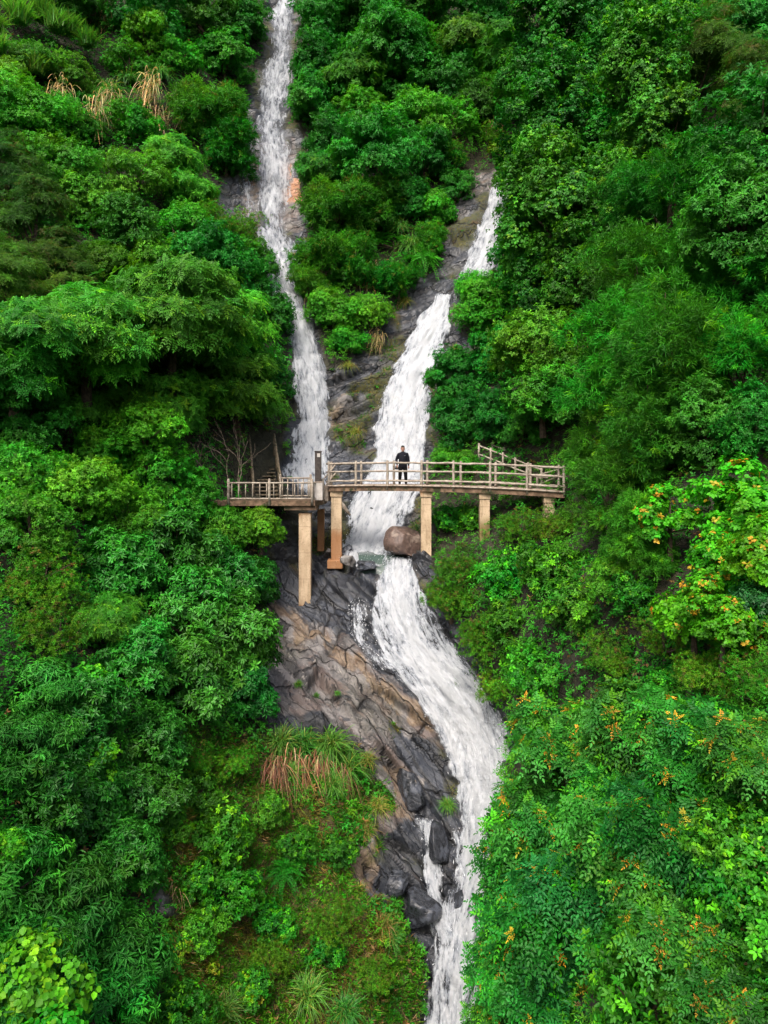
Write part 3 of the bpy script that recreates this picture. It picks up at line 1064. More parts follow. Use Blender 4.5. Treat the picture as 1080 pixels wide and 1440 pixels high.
# dark square lamp post in the corner, with the pale box in front of it
p = pt(447.5, 634, PY0 + .75)
lampp = empty('lamp_post', (p.x, p.y, PZ), 'dark square lamp post with a pale panel near its top on the platform corner', 'lamp post')
m = MB()
hw = .14
m.box((p.x, p.y, (p.z - .07 + PZ) / 2), (hw, 0, 0), (0, hw, 0), (0, 0, (p.z - .07 - PZ) / 2))
m.build('shaft', M_DARKWOOD, lampp, bevel=.012)
m = MB()
m.box((p.x, p.y, p.z - .035), (hw * 1.12, 0, 0), (0, hw * 1.12, 0), (0, 0, .034))
m.build('cap', M_DARKWOOD, lampp, bevel=.01)
m = MB()
m.box((p.x + .03, p.y - hw - .006, p.z - .2), (.065, 0, 0), (0, .006, 0), (0, 0, .085))
m.build('lamp_panel', M_PANEL, lampp)
bx = pt(448, 690, PY0 + .42)
cab = empty('cabinet', (bx.x, bx.y, PZ), 'pale upright box behind the corner railing in front of the dark lamp post', 'cabinet')
m = MB()
m.box((bx.x, bx.y, PZ + .40), (.19, 0, 0), (0, .13, 0), (0, 0, .395))
m.build('body', M_PANEL, cab, bevel=.012)
m = MB()
m.box((bx.x, bx.y, PZ + .815), (.21, 0, 0), (0, .15, 0), (0, 0, .02))
m.build('lid', M_LIP, cab, bevel=.008)

# ------------------------------------------------------------------ stairs on the left
st = empty('staircase', pt(374, 690, 34.4), 'dark wooden steps with rough pole rails climbing left from the platform', 'stairs')
for i in range(11):
    y = 34.35 + .30 * i
    z = PZ + .175 * (i + 1)
    x = -5.72 - .075 * i
    m = MB()
    m.box((x, y + .15, z - .03), (.62, 0, 0), (0, .16, 0), (0, 0, .03))
    m.build('step', M_POLE, st, bevel=.01)
m = MB()
for sx in (-.6, .6):
    a, b = Vector((-5.72 + sx, 34.3, PZ)), Vector((-6.5 + sx, 37.6, PZ + 1.9))
    m.tube(subdiv_line(a - Vector((0, 0, .12)), b - Vector((0, 0, .12)), 8), .07, 6, .01)
m.build('stringer', M_POLE, st, smooth=True)
for sx in (-.66, .66):
    a, b = Vector((-5.62 + sx, 34.2, PZ)), Vector((-6.45 + sx, 37.5, PZ + 2.15))
    for up in (.95, .5):
        m = MB()
        m.tube(subdiv_line(a + Vector((0, 0, up)), b + Vector((0, 0, up * 1.1)), 10), .05, 7, .015)
        m.build('rail', M_POLE, st, smooth=True)
    for f in (0, .33, .66, 1):
        c = a.lerp(b, f)
        m = MB()
        m.tube([c + Vector((0, 0, z)) for z in (-.15, .5, 1.08)], .055, 7, .01)
        m.build('post', M_POLE, st, smooth=True)

# ------------------------------------------------------------------ stairs on the right
st = empty('staircase', pt(735, 690, 33.2), 'stairs with log rails rising leftward behind the right end of the bridge', 'stairs')
lo, hi = Vector((7.15, 32.3, -1.05)), Vector((4.62, 34.6, .12))
lo2, hi2 = lo + Vector((.75, .8, 0)), hi + Vector((.78, .75, .06))
for i in range(8):
    c = lo.lerp(hi, (i + .5) / 8)
    c2 = lo2.lerp(hi2, (i + .5) / 8)
    mid = (c + c2) / 2
    d = (hi - lo).normalized()
    d.z = 0
    w = (c2 - c) / 2
    m = MB()
    m.box((mid.x, mid.y, mid.z - .06), d * .2, (w.x, w.y, 0), (0, 0, .07))
    m.build('step', M_LIP, st, bevel=.01)
for a, b in ((lo, hi), (lo2, hi2)):
    for up in (.86, .45):
        m = MB()
        m.tube(subdiv_line(a + Vector((0, 0, up)), b + Vector((0, 0, up)), 10), .04, 7, .006)
        m.build('rail', M_RAIL, st, smooth=True)
    for k in range(6):
        c = a.lerp(b, k / 5)
        m = MB()
        m.tube([c + Vector((0, 0, z)) for z in (-.15, .5, .98)], .05, 7, .005)
        m.build('post', M_RAIL, st, smooth=True)
hr = empty('handrail', pt(722, 655, 35.6), 'thin handrail slanting up to the right above the stairs in the shade', 'handrail')
a, b = hi2 + Vector((-.02, .1, 0)), hi2 + Vector((2.6, 1.2, .75))
for up in (.95, .5):
    m = MB()
    m.tube(subdiv_line(a + Vector((0, 0, up)), b + Vector((0, 0, up)), 10), .032, 6, .005)
    m.build('rail', M_POLE, hr, smooth=True)
for k in range(4):
    c = a.lerp(b, k / 3)
    m = MB()
    m.tube([c + Vector((0, 0, z)) for z in (-.6, .3, 1.0)], .04, 6, .005)
    m.build('post', M_POLE, hr, smooth=True)
fr_ = empty('handrail', pt(760, 690, 31.6), 'low log rail with one short post at the right end of the bridge', 'handrail')
m = MB()
m.tube(subdiv_line(bpos(.93, BW + .25, .52), bpos(.80, BW + .3, .58), 4), .035, 7, .005)
m.tube(subdiv_line(bpos(.87, BW + .25, .08), bpos(1.0, BW + .3, .78), 4), .03, 7, .005)
m.tube(subdiv_line(bpos(.83, BW + .25, .42), bpos(1.0, BW + .3, 1.02), 4), .03, 7, .005)
m.build('rail', M_RAIL, fr_, smooth=True)
m = MB()
m.tube([bpos(.885, BW + .27, z) for z in (-.3, .2, .62)], .05, 7, .005)
m.build('post', M_RAIL, fr_, smooth=True)
# ------------------------------------------------------------------ person
M_SKIN = simple_mat('skin', (.42, .235, .17), (.36, .19, .135), 12, .55, .3, .1)
M_BLACKCLOTH = simple_mat('navy_black_cloth', (.007, .0075, .013), (.004, .0045, .008), 20, .85, .2, .3)
M_BLACKPANTS = simple_mat('black_trousers', (.005, .005, .006), (.0035, .0035, .004), 20, .9, .15, .3)
M_HAIR = simple_mat('black_hair', (.010, .009, .008), (.02, .018, .016), 40, .6, .3, .4)
M_SHOE = simple_mat('black_shoe', (.012, .012, .013), (.02, .02, .022), 20, .6, .3, .2)
M_WHITE = simple_mat('white_print', (.38, .38, .40), (.30, .30, .32), 20, .7, .2, .1)
M_EYE = simple_mat('dark_eye', (.01, .008, .007), (.02, .015, .01), 20, .3, .5, .0)


def capsules(name, chains, mat, parent, voxel, smooth=6):
    """tapered chains fused into one continuous skin"""
    bm = bmesh.new()
    for ch in chains:
        pts = [Vector(c[:3]) for c in ch]
        rs = [c[3] for c in ch]
        fl = [c[4] if len(c) > 4 else 1.0 for c in ch]   # depth / width
        for i in range(len(pts) - 1):
            a, b = pts[i], pts[i + 1]
            k = max(3, int((b - a).length / (max(rs[i], rs[i + 1]) * .35)))
            for j in range(k + 1):
                f = j / k
                c = a.lerp(b, f)
                r = rs[i] + (rs[i + 1] - rs[i]) * f
                d = fl[i] + (fl[i + 1] - fl[i]) * f
                g = bmesh.ops.create_icosphere(bm, subdivisions=2, radius=1)
                for v in g['verts']:
                    v.co = Vector((v.co.x * r, v.co.y * r * d, v.co.z * r)) + c
    me = bpy.data.meshes.new(name)
    bm.to_mesh(me)
    bm.free()
    me.materials.append(mat)
    o = link(name, me, parent)
    rm = o.modifiers.new('fuse', 'REMESH')
    rm.mode = 'VOXEL'
    rm.voxel_size = voxel
    rm.use_smooth_shade = True
    if smooth:
        s = o.modifiers.new('smooth', 'SMOOTH')
        s.factor = .5
        s.iterations = smooth
    return o


tp = tpix(566.5)
foot = bpos(tp, .62, .0)
foot.x = (566.5 - HX) / F * foot.y
person = empty('person', foot, 'person in a black sweatshirt and black trousers standing on the footbridge', 'person')


def hand(sx, w, tip_dir):
    """palm and five separate curled digits hanging from wrist w"""
    wx, wy, wz = w
    ch = [[(wx, wy, wz, .026, .8), (wx, wy - .005, wz - .05, .036, .5), (wx, wy - .008, wz - .09, .036, .45)]]
    for k, (dy, L) in enumerate(((-.028, .075), (-.009, .085), (.010, .078), (.028, .06))):
        x0 = wx + 0
        y0 = wy + dy - .008
        ch.append([(x0, y0, wz - .085, .010), (x0 - sx * .006, y0 - .004, wz - .085 - L * .5, .009), (x0 - sx * .026, y0 - .006, wz - .085 - L, .0075)])
    ch.append([(wx, wy - .03, wz - .035, .013), (wx - sx * .008, wy - .055, wz - .07, .011), (wx - sx * .014, wy - .062, wz - .105, .009)])
    return ch


arms = []
for sx in (-1, 1):
    sh, el, wr = ((-.185, .01, 1.395), (-.292, .05, 1.14), (-.262, -.09, .915)) if sx < 0 else ((.185, .01, 1.405), (.258, .03, 1.125), (.262, -.03, .875))
    arms.append((sx, sh, el, wr))
body = []
body.append([(0, 0, .95, .145, .72), (0, 0, 1.2, .14, .7), (0, 0, 1.38, .15, .65), (0, .01, 1.46, .075, .9), (0, .01, 1.55, .056)])
def hd(c):
    """head built at unit scale, enlarged about the neck and set a little lower"""
    k = 1.13
    return (c[0] * k, c[1] * k, 1.55 + (c[2] - 1.565) * k, *[c[3] * k], *c[4:])


body.append([hd(c) for c in [(0, -.005, 1.585, .058, 1.1), (0, -.005, 1.625, .072, 1.18), (0, .005, 1.675, .080, 1.2), (0, .01, 1.705, .074, 1.2)]])
body.append([hd(c) for c in [(0, -.088, 1.655, .011), (0, -.100, 1.635, .014)]])                # nose
body.append([hd(c) for c in [(0, -.070, 1.582, .026), (0, -.078, 1.572, .016)]])                # chin
for sx in (-1, 1):
    body.append([hd(c) for c in [(sx * .079, .012, 1.665, .016, .6), (sx * .078, .012, 1.635, .012, .6)]])   # ears
    body.append([(sx * .09, 0, .93, .085), (sx * .125, 0, .52, .055), (sx * .145, .012, .10, .038)])
    body.append([(sx * .145, .01, .06, .036), (sx * .16, -.10, .04, .032)])
for sx, sh, el, wr in arms:
    body.append([(*sh, .058), (*el, .042), (*wr, .028)])
    body += hand(sx, wr, 0)
capsules('body', body, M_SKIN, person, .009, 3)
top_ = [[(0, 0, .90, .184, .78), (0, 0, 1.05, .200, .78), (0, 0, 1.22, .196, .76), (0, 0, 1.35, .182, .68), (0, .008, 1.445, .105, .85), (0, .01, 1.485, .074, 1)],
        [(-.155, .005, 1.405, .068, .95), (-.07, .005, 1.45, .062, .95), (.07, .005, 1.45, .062, .95), (.155, .005, 1.405, .068, .95)]]
for sx, sh, el, wr in arms:
    top_.append([(*sh, .078), ((sh[0] + el[0]) / 2 + sx * .012, .02, 1.27, .072), (*el, .064), ((el[0] + wr[0]) / 2, (el[1] + wr[1]) / 2, (el[2] + wr[2]) / 2 - .01, .056), (wr[0], wr[1], wr[2] + .03, .04)])
capsules('sweatshirt', top_, M_BLACKCLOTH, person, .012, 4)
tr_ = [[(-.06, 0, .93, .115, .9), (.06, 0, .93, .115, .9)]]
for sx in (-1, 1):
    tr_.append([(sx * .088, 0, .90, .118, .95), (sx * .108, 0, .72, .106), (sx * .125, -.005, .50, .088), (sx * .137, .008, .28, .078), (sx * .145, .012, .085, .060)])
capsules('trousers', tr_, M_BLACKPANTS, person, .012, 4)
for sx in (-1, 1):
    capsules('shoe', [[(sx * .145, .035, .045, .043, 1), (sx * .152, -.05, .042, .045, 1), (sx * .165, -.15, .034, .036, 1)]], M_SHOE, person, .009, 3)
capsules('hair', [[hd(c) for c in q_] for q_ in [[(0, .03, 1.69, .082, 1.1), (0, .012, 1.722, .077, 1.2)], [(-.03, -.055, 1.742, .030), (.03, -.055, 1.742, .030)],
                  [(0, .055, 1.62, .062, .8), (0, .05, 1.68, .075, .9)]]], M_HAIR, person, .008, 2)
for sx in (-1, 1):
    m = MB()
    m.tube([hd((sx * .019, -.085, 1.668, 0))[:3], hd((sx * .041, -.079, 1.668, 0))[:3]], .0062, 6)
    m.build('eye', M_EYE, person, origin=(0, 0, 0))
    m = MB()
    m.tube([hd((sx * .014, -.090, 1.687, 0))[:3], hd((sx * .046, -.081, 1.688, 0))[:3]], .0058, 6)
    m.build('eyebrow', M_HAIR, person, origin=(0, 0, 0))
m = MB()
m.tube([hd(c)[:3] for c in ((-.022, -.084, 1.606, 0), (0, -.089, 1.604, 0), (.022, -.084, 1.606, 0))], .006, 6)
m.build('mouth', simple_mat('lip', (.30, .12, .10), (.25, .10, .08), 20, .5, .3, 0), person, origin=(0, 0, 0))
m = MB()
m.box((.085, -.128, 1.335), (.026, .010, 0), (0, .006, 0), (0, 0, .007))
m.box((.104, -.124, 1.346), (.010, .004, 0), (0, .006, 0), (.004, 0, .008))
m.build('chest_mark', M_WHITE, person, origin=(0, 0, 0))
# the dark thing held at the right hip
bag = empty('pouch', foot + Vector((-.275, -.06, .80)), 'small black pouch held at hip height by the person on the bridge', 'pouch')
capsules('body', [[(-.03, 0, -.04, .062, .7), (.03, 0, -.04, .062, .7)], [(-.02, 0, .03, .05, .7), (.02, 0, .03, .05, .7)]], M_SHOE, bag, .01, 3)
m = MB()
m.tube([(-.045, 0, .03), (-.04, 0, .10), (0, 0, .125), (.04, 0, .10), (.045, 0, .03)], .009, 6)
m.build('strap', M_SHOE, bag, origin=(0, 0, 0))

# ------------------------------------------------------------------ foliage generators
LT6 = np.array([(0, 0, 0), (.5, .32, .07), (.40, .70, .05), (0, 1, -.10), (-.40, .70, .05), (-.5, .32, .07)])
LF6 = np.array([(0, 1, 2, 3), (0, 3, 4, 5)])
LTN = np.array([(-.5, 0, 0), (.5, 0, 0), (.45, .5, .03), (0, 1, -.1), (0, 1, -.1), (-.45, .5, .03)])


class Leaves:
    def __init__(s):
        s.V, s.C = [], []

    def add(s, P, D, N, L, W, col, tpl=LT6):
        n = len(P)
        D = unit(D)
        X = unit(np.cross(D, N))
        Z = np.cross(X, D)
        L = np.broadcast_to(np.reshape(L, (-1, 1)), (n, 1))
        W = np.broadcast_to(np.reshape(W, (-1, 1)), (n, 1))
        v = P[:, None] + X[:, None] * (tpl[None, :, 0:1] * W[:, None]) + D[:, None] * (tpl[None, :, 1:2] * L[:, None]) + Z[:, None] * (tpl[None, :, 2:3] * L[:, None])
        s.V.append(v.reshape(-1, 3).astype(np.float32))
        s.C.append(np.repeat(np.broadcast_to(col, (n, 3)), 6, 0).astype(np.float32))

    def mesh(s, name, mat):
        V = np.concatenate(s.V)
        C = np.concatenate(s.C)
        g = C[:, 1] > 1.25 * C[:, 0]
        C[g] *= np.array([1.05, 1.55, .50], np.float32)
        n = len(V) // 6
        Fc = (np.arange(n)[:, None, None] * 6 + LF6[None]).reshape(-1, 4)
        return mesh_np(name, V, Fc, mat, dict(tint=C))


def basis(A):
    A = unit(A)
    h = np.where(np.abs(A[:, 2:3]) > .9, np.array([[1., 0, 0]]), np.array([[0, 0, 1.]]))
    U = unit(np.cross(A, h))
    return U, np.cross(A, U)


def tintv(r, n, base, hv=.10, vv=.25):
    c = np.array(base)[None] * np.exp(r.normal(0, vv, (n, 1)))
    c = c * np.exp(r.normal(0, hv, (n, 3)) * np.array([[1.4, .5, 1.0]]))
    return c


def whorl(LV, r, S, A, n, L, W, lo, hi, droop, col, tpl=LT6, jit=.15):
    """n leaves round the tip of each spray"""
    m = len(S)
    U, V = basis(A)
    ph = (np.arange(n)[None] * 2.4 + r.uniform(0, 6.28, (m, 1)) + r.normal(0, .3, (m, n))).ravel()
    th = np.radians(r.uniform(lo, hi, m * n))
    rep = lambda a: np.repeat(a, n, 0)
    D = rep(A) * np.cos(th)[:, None] + (rep(U) * np.cos(ph)[:, None] + rep(V) * np.sin(ph)[:, None]) * np.sin(th)[:, None]
    D = unit(D)
    D[:, 2] -= droop * r.uniform(.4, 1.3, m * n)
    N = rep(A) + r.normal(0, jit, (m * n, 3)) + np.array([0, 0, .3])
    sc = r.uniform(.65, 1.15, m * n)
    P = rep(S) + rep(A) * (r.uniform(-1, .3, (m * n, 1)) * L * .5) + D * L * .12
    LV.add(P, D, N, L * sc, W * sc, rep(col) * np.exp(r.normal(0, .12, (m * n, 1))), tpl)


def pinnate(LV, r, S, A, nf, npair, FL, L, W, lo, hi, droop, col):
    m = len(S)
    ysc = np.repeat(np.where(col[:, 0] > col[:, 1] * 1.2, .55, 1.0), nf)
    U, V = basis(A)
    ph = (np.arange(nf)[None] * 6.283 / nf + r.uniform(0, 6.28, (m, 1)) + r.normal(0, .35, (m, nf))).ravel()
    th = np.radians(r.uniform(lo, hi, m * nf))
    rep = lambda a, k: np.repeat(a, k, 0)
    D = unit(rep(A, nf) * np.cos(th)[:, None] + (rep(U, nf) * np.cos(ph)[:, None] + rep(V, nf) * np.sin(ph)[:, None]) * np.sin(th)[:, None])
    N = unit(rep(A, nf) + np.array([0, 0, .6]) + r.normal(0, .15, (m * nf, 3)))
    N = unit(N - D * (N * D).sum(1, keepdims=True))
    Sd = np.cross(D, N)
    fl = FL * r.uniform(.7, 1.15, (m * nf, 1)) * ysc[:, None]
    c = rep(col, nf) * np.exp(r.normal(0, .10, (m * nf, 1)))
    o = rep(S, nf)
    for k in range(npair):
        t = (k + .6) / npair
        q = o + D * fl * t
        q[:, 2] -= droop * fl[:, 0] * t * t
        for sg in (-1, 1):
            d = Sd * sg * .85 + D * (.35 + .3 * t)
            d[:, 2] -= .15 + droop * .4 * t
            k_ = (1 - .35 * abs(2 * t - .9)) * r.uniform(.85, 1.1, len(q)) * ysc
            LV.add(q, d, N + r.normal(0, .12, N.shape), L * k_, W * k_, c * np.exp(r.normal(0, .08, (len(q), 1))))
    q = o + D * fl
    q[:, 2] -= droop * fl[:, 0]
    dd = D.copy()
    dd[:, 2] -= droop
    LV.add(q, dd, N, L * ysc, W * ysc, c)


KINDS = {
    # R, h0, (sx,sy,sz), clumps, clump radius, clump flat, sprays per clump
    'round': dict(R=2.2, h0=1.6, s=(1, 1, 1.05), ncl=42, rcl=.30, fl=.8, nsp=84, mat='leaf', base=(.022, .105, .020), sp='whorl', n=8, L=.155, W=.068, lo=45, hi=95, dr=.25),
    'leafy': dict(R=2.0, h0=1.4, s=(1, 1, 1), ncl=38, rcl=.32, fl=.85, nsp=90, mat='leaf', base=(.054, .160, .018), sp='whorl', n=8, L=.135, W=.06, lo=40, hi=100, dr=.3),
    'layered': dict(R=2.8, h0=2.3, s=(1.05, 1.05, .85), ncl=46, rcl=.34, fl=.46, nsp=74, mat='leaf', base=(.046, .160, .026), sp='pinnate', nf=4, npair=4, FL=.34, L=.14, W=.055, lo=60, hi=92, dr=.25, tiers=6, young=((.11, .24, .02), .10)),
    'glossy': dict(R=1.7, h0=1.3, s=(1, 1, 1.05), ncl=38, rcl=.32, fl=.75, nsp=42, mat='glossy_leaf', base=(.020, .095, .020), sp='whorl', n=9, L=.22, W=.078, lo=50, hi=95, dr=.2),
    'pinnate': dict(R=1.75, h0=1.75, s=(1.1, 1, .9), ncl=34, rcl=.32, fl=.75, nsp=21, mat='leaf', base=(.022, .105, .030), sp='pinnate', nf=5, npair=4, FL=.50, L=.165, W=.080, lo=45, hi=90, dr=.35, young=((.56, .33, .03), .15), young2=((.06, .19, .02), .16)),
    'lime': dict(R=1.35, h0=1.45, s=(1, 1, 1), ncl=26, rcl=.36, fl=.62, nsp=46, mat='leaf', base=(.050, .165, .010), sp='whorl', n=8, L=.155, W=.11, lo=40, hi=95, dr=.5, young=((.40, .26, .02), .07)),
    'cedar': dict(R=1.9, h0=2.0, s=(.95, .95, 1.25), ncl=40, rcl=.30, fl=.8, nsp=54, mat='leaf', base=(.038, .140, .020), sp='needle', n=12, L=.24, W=.020, young=((.13, .27, .015), .04)),
    'conifer': dict(R=2.0, h0=2.6, s=(.9, .9, 1.3), ncl=44, rcl=.32, fl=.35, nsp=48, mat='leaf', base=(.040, .095, .020), sp='pinnate', nf=5, npair=4, FL=.26, L=.085, W=.022, lo=55, hi=90, dr=.35, tiers=8, young=((.11, .10, .02), .10)),
    'fine': dict(R=1.5, h0=1.25, s=(1.15, 1, .9), ncl=30, rcl=.36, fl=.8, nsp=64, mat='leaf', base=(.060, .125, .010), sp='whorl', n=11, L=.105, W=.024, lo=20, hi=100, dr=.15, young=((.12, .095, .02), .10), young2=((.045, .15, .014), .25)),
    'vine': dict(R=1.7, h0=2.2, s=(.95, .95, 1.75), ncl=70, rcl=.25, fl=1.1, nsp=90, mat='leaf', base=(.024, .105, .016), sp='whorl', n=7, L=.10, W=.064, lo=50, hi=105, dr=.75, young=((.075, .185, .016), .12)),
    'weeping': dict(R=1.9, h0=1.5, s=(1, 1, 1.05), ncl=40, rcl=.30, fl=.9, nsp=50, mat='leaf', base=(.038, .128, .018), sp='needle', n=9, L=.30, W=.034, young=((.11, .15, .02), .10)),
    'palmate': dict(R=1.6, h0=1.25, s=(1.05, 1, 1), ncl=26, rcl=.38, fl=.55, nsp=30, mat='leaf', base=(.022, .120, .030), sp='whorl', n=9, L=.28, W=.062, lo=60, hi=95, dr=.65),
    'climber': dict(R=1.0, h0=1.0, s=(.8, .7, 1.15), ncl=18, rcl=.38, fl=.9, nsp=44, mat='leaf', base=(.050, .19, .016), sp='whorl', n=5, L=.135, W=.125, lo=60, hi=105, dr=.8, young=((.13, .27, .02), .15)),
    'rubber': dict(R=1.3, h0=1.2, s=(1, 1, .9), ncl=18, rcl=.38, fl=.7, nsp=30, mat='glossy_leaf', base=(.010, .060, .030), sp='whorl', n=7, L=.20, W=.085, lo=45, hi=95, dr=.25),
    'yellow': dict(R=.7, h0=.6, s=(1, 1, .8), ncl=9, rcl=.42, fl=.7, nsp=22, mat='leaf', base=(.22, .28, .018), sp='whorl', n=6, L=.12, W=.075, lo=45, hi=95, dr=.3),
    'broad': dict(R=1.1, h0=.75, s=(1.1, 1, 1), ncl=30, rcl=.34, fl=.8, nsp=30, mat='leaf', base=(.030, .115, .016), sp='whorl', n=8, L=.13, W=.062, lo=40, hi=100, dr=.35, young=((.10, .26, .016), .14)),
    'fern': dict(R=1.0, h0=.35, s=(1, 1, .5), ncl=3, rcl=.25, fl=.5, nsp=5, mat='leaf', base=(.035, .16, .02), sp='pinnate', nf=6, npair=11, FL=.85, L=.15, W=.04, lo=40, hi=80, dr=.55),
}
MATS = dict(leaf=M_LEAF, glossy_leaf=M_GLOSS)


def make_kind(kind, seed):
    k = KINDS[kind]
    r = np.random.default_rng(seed)
    R, h0 = k['R'], k['h0']
    sc = np.array(k['s'])
    LV = Leaves()
    n = k['ncl']
    d = unit(r.normal(0, 1, (n * 3, 3)))
    d = d[d[:, 2] > -.75][:n]
    rad = (.40 + .68 * r.random((len(d), 1)) ** .8)
    c = d * rad * R * sc * .86
    if k.get('tiers'):
        tz = np.round((c[:, 2] / (R * sc[2]) + r.normal(0, .03, len(c))) * k['tiers'] / 2) / (k['tiers'] / 2) * R * sc[2]
        c[:, 2] = tz * .9 + r.normal(0, .05, len(c)) * R
    if kind == 'conifer':
        c[:, :2] *= (1.15 - .75 * (c[:, 2:3] / (R * sc[2]) + 1) / 2) * 1.25
    cl_b = np.exp(r.normal(0, .16, len(c)))
    rc = R * k['rcl'] * r.uniform(.5, 1.35, len(c))
    P, A, B = [], [], []
    for i in range(len(c)):
        m = int(k['nsp'] * (rc[i] / (R * k['rcl'])) ** 2 * r.uniform(.8, 1.2))
        q = unit(r.normal(0, 1, (m * 2, 3)))
        q = q[q[:, 2] > -.6][:m]
        pos = c[i] + q * rc[i] * np.array([1, 1, k['fl']]) * (.55 + .5 * r.random((len(q), 1)) ** .5) * np.where(r.random((len(q), 1)) < .16, 1.38, 1.0)
        P.append(pos)
        A.append(unit(q * np.array([1, 1, .8]) + np.array([0, 0, .55]) + .35 * unit(c[i][None] + 1e-6) + r.normal(0, .2, q.shape)))
        B.append(np.full(len(q), cl_b[i]))
    P, A, B = np.concatenate(P), np.concatenate(A), np.concatenate(B)
    # open a few holes so the crown is not a closed shell
    hole = fbm(P / R * 2.3 + seed, 2, seed)
    keep = hole > .30
    P, A, B = P[keep], A[keep], B[keep]
    P = P + np.array([0, 0, h0])
    col = tintv(r, len(P), k['base'], .10, .22) * B[:, None]
    hue = fbm(P / R * 1.4 + 31, 2, seed + 4) - .5
    col = col * np.exp(hue[:, None] * np.array([[1.2, .2, -.2]]))
    up = np.clip((P[:, 2] - h0) / (R * sc[2]) * .6 + .5, 0, 1)
    for yk in ('young2', 'young'):
        if yk in k:
            yc, yp = k[yk]
            sel = r.random(len(P)) < yp * (.25 + 1.3 * up)
            patch = fbm(P / R * 2.0 + 77, 2, seed + 9)
            sel &= patch > (.43 if kind == 'pinnate' and yk == 'young' else .36)
            col[sel] = tintv(r, sel.sum(), yc, .12, .18)
    if k['sp'] == 'whorl':
        whorl(LV, r, P, A, k['n'], k['L'], k['W'], k['lo'], k['hi'], k['dr'], col)
    elif k['sp'] == 'pinnate':
        pinnate(LV, r, P, A, k['nf'], k['npair'], k['FL'], k['L'], k['W'], k['lo'], k['hi'], k['dr'], col)
    elif k['sp'] == 'needle':
        m, nn = len(P), k['n']
        rep = lambda a: np.repeat(a, nn, 0)
        D = rep(A) * .75 + r.normal(0, .42, (m * nn, 3)) + np.array([0, 0, -.42])
        LV.add(rep(P) + r.normal(0, .05, (m * nn, 3)), D, rep(A) + r.normal(0, .3, (m * nn, 3)), k['L'] * r.uniform(.6, 1.2, m * nn), k['W'], rep(col) * np.exp(r.normal(0, .12, (m * nn, 1))), LTN)
    crown = LV.mesh(kind + '_crown', MATS[k['mat']])
    # trunk and limbs
    mb = MB()
    random.seed(seed)
    tr = R * .05 + .03
    bend = Vector((random.uniform(-.2, .2) * R, random.uniform(-.2, .2) * R, 0))
    tp_ = [Vector((0, 0, -.5)), Vector((0, 0, h0 * .3)) + bend * .3, Vector((0, 0, h0 * .75)) + bend * .7, Vector((0, 0, h0 + R * sc[2] * .35)) + bend]
    mb.tube(tp_, [tr * 1.35, tr, tr * .7, tr * .25], 7, .01)
    for i in r.permutation(len(c))[:min(11, len(c))]:
        e = Vector(c[i]) + Vector((0, 0, h0))
        s0 = tp_[1].lerp(tp_[2], random.uniform(.1, 1.0))
        mid = s0.lerp(e, .5) + Vector((random.uniform(-.1, .1), random.uniform(-.1, .1), random.uniform(-.15, .05))) * R
        mb.tube([s0, mid, e], [tr * .45, tr * .3, tr * .1], 5, .005)
    t = mb.build('trunk', M_BARK)
    tm = t.data
    bpy.data.objects.remove(t)
    return crown, tm


PROTO = {}


def proto(kind, v):
    if (kind, v) not in PROTO:
        PROTO[kind, v] = make_kind(kind, 100 + 37 * v + sum(map(ord, kind)))
    return PROTO[kind, v]


NAMES = dict(round='broadleaf_tree', broad='broad_leaf_bush', leafy='leafy_shrub', layered='layered_tree', glossy='glossy_tree', pinnate='feather_leaf_tree', lime='lime_green_tree', cedar='cedar_tree', conifer='conifer_tree',
             fine='twiggy_bush', vine='vine_covered_tree', weeping='weeping_bush', palmate='palmate_tree', climber='climbing_vine', rubber='dark_leaf_shrub', yellow='yellow_shrub', fern='fern')
CATS = dict(broad='bush', leafy='shrub', fine='bush', weeping='bush', climber='vine', rubber='shrub', yellow='shrub', fern='fern')
GROUPS = dict(broad='broad leaved bushes low in the ravine', round='broadleaf trees on the ravine slopes', leafy='leafy shrubs on the ravine slopes', layered='layered trees on the left slope', glossy='glossy leaved trees left of the falls', pinnate='feather leaved trees at lower right',
              lime='lime green trees at the right edge', cedar='drooping cedars on the right slope', conifer='brownish conifers at the left edge', fine='twiggy yellow green bushes', vine='vine covered trees on the right slope',
              weeping='weeping bushes', palmate='palmate leaved trees at lower left', climber='climbing vines', rubber='dark leaved shrubs', yellow='yellow shrubs', fern='ferns')
TCNT = {}
VSCAN = np.concatenate([np.arange(0, 900, 3.0)])


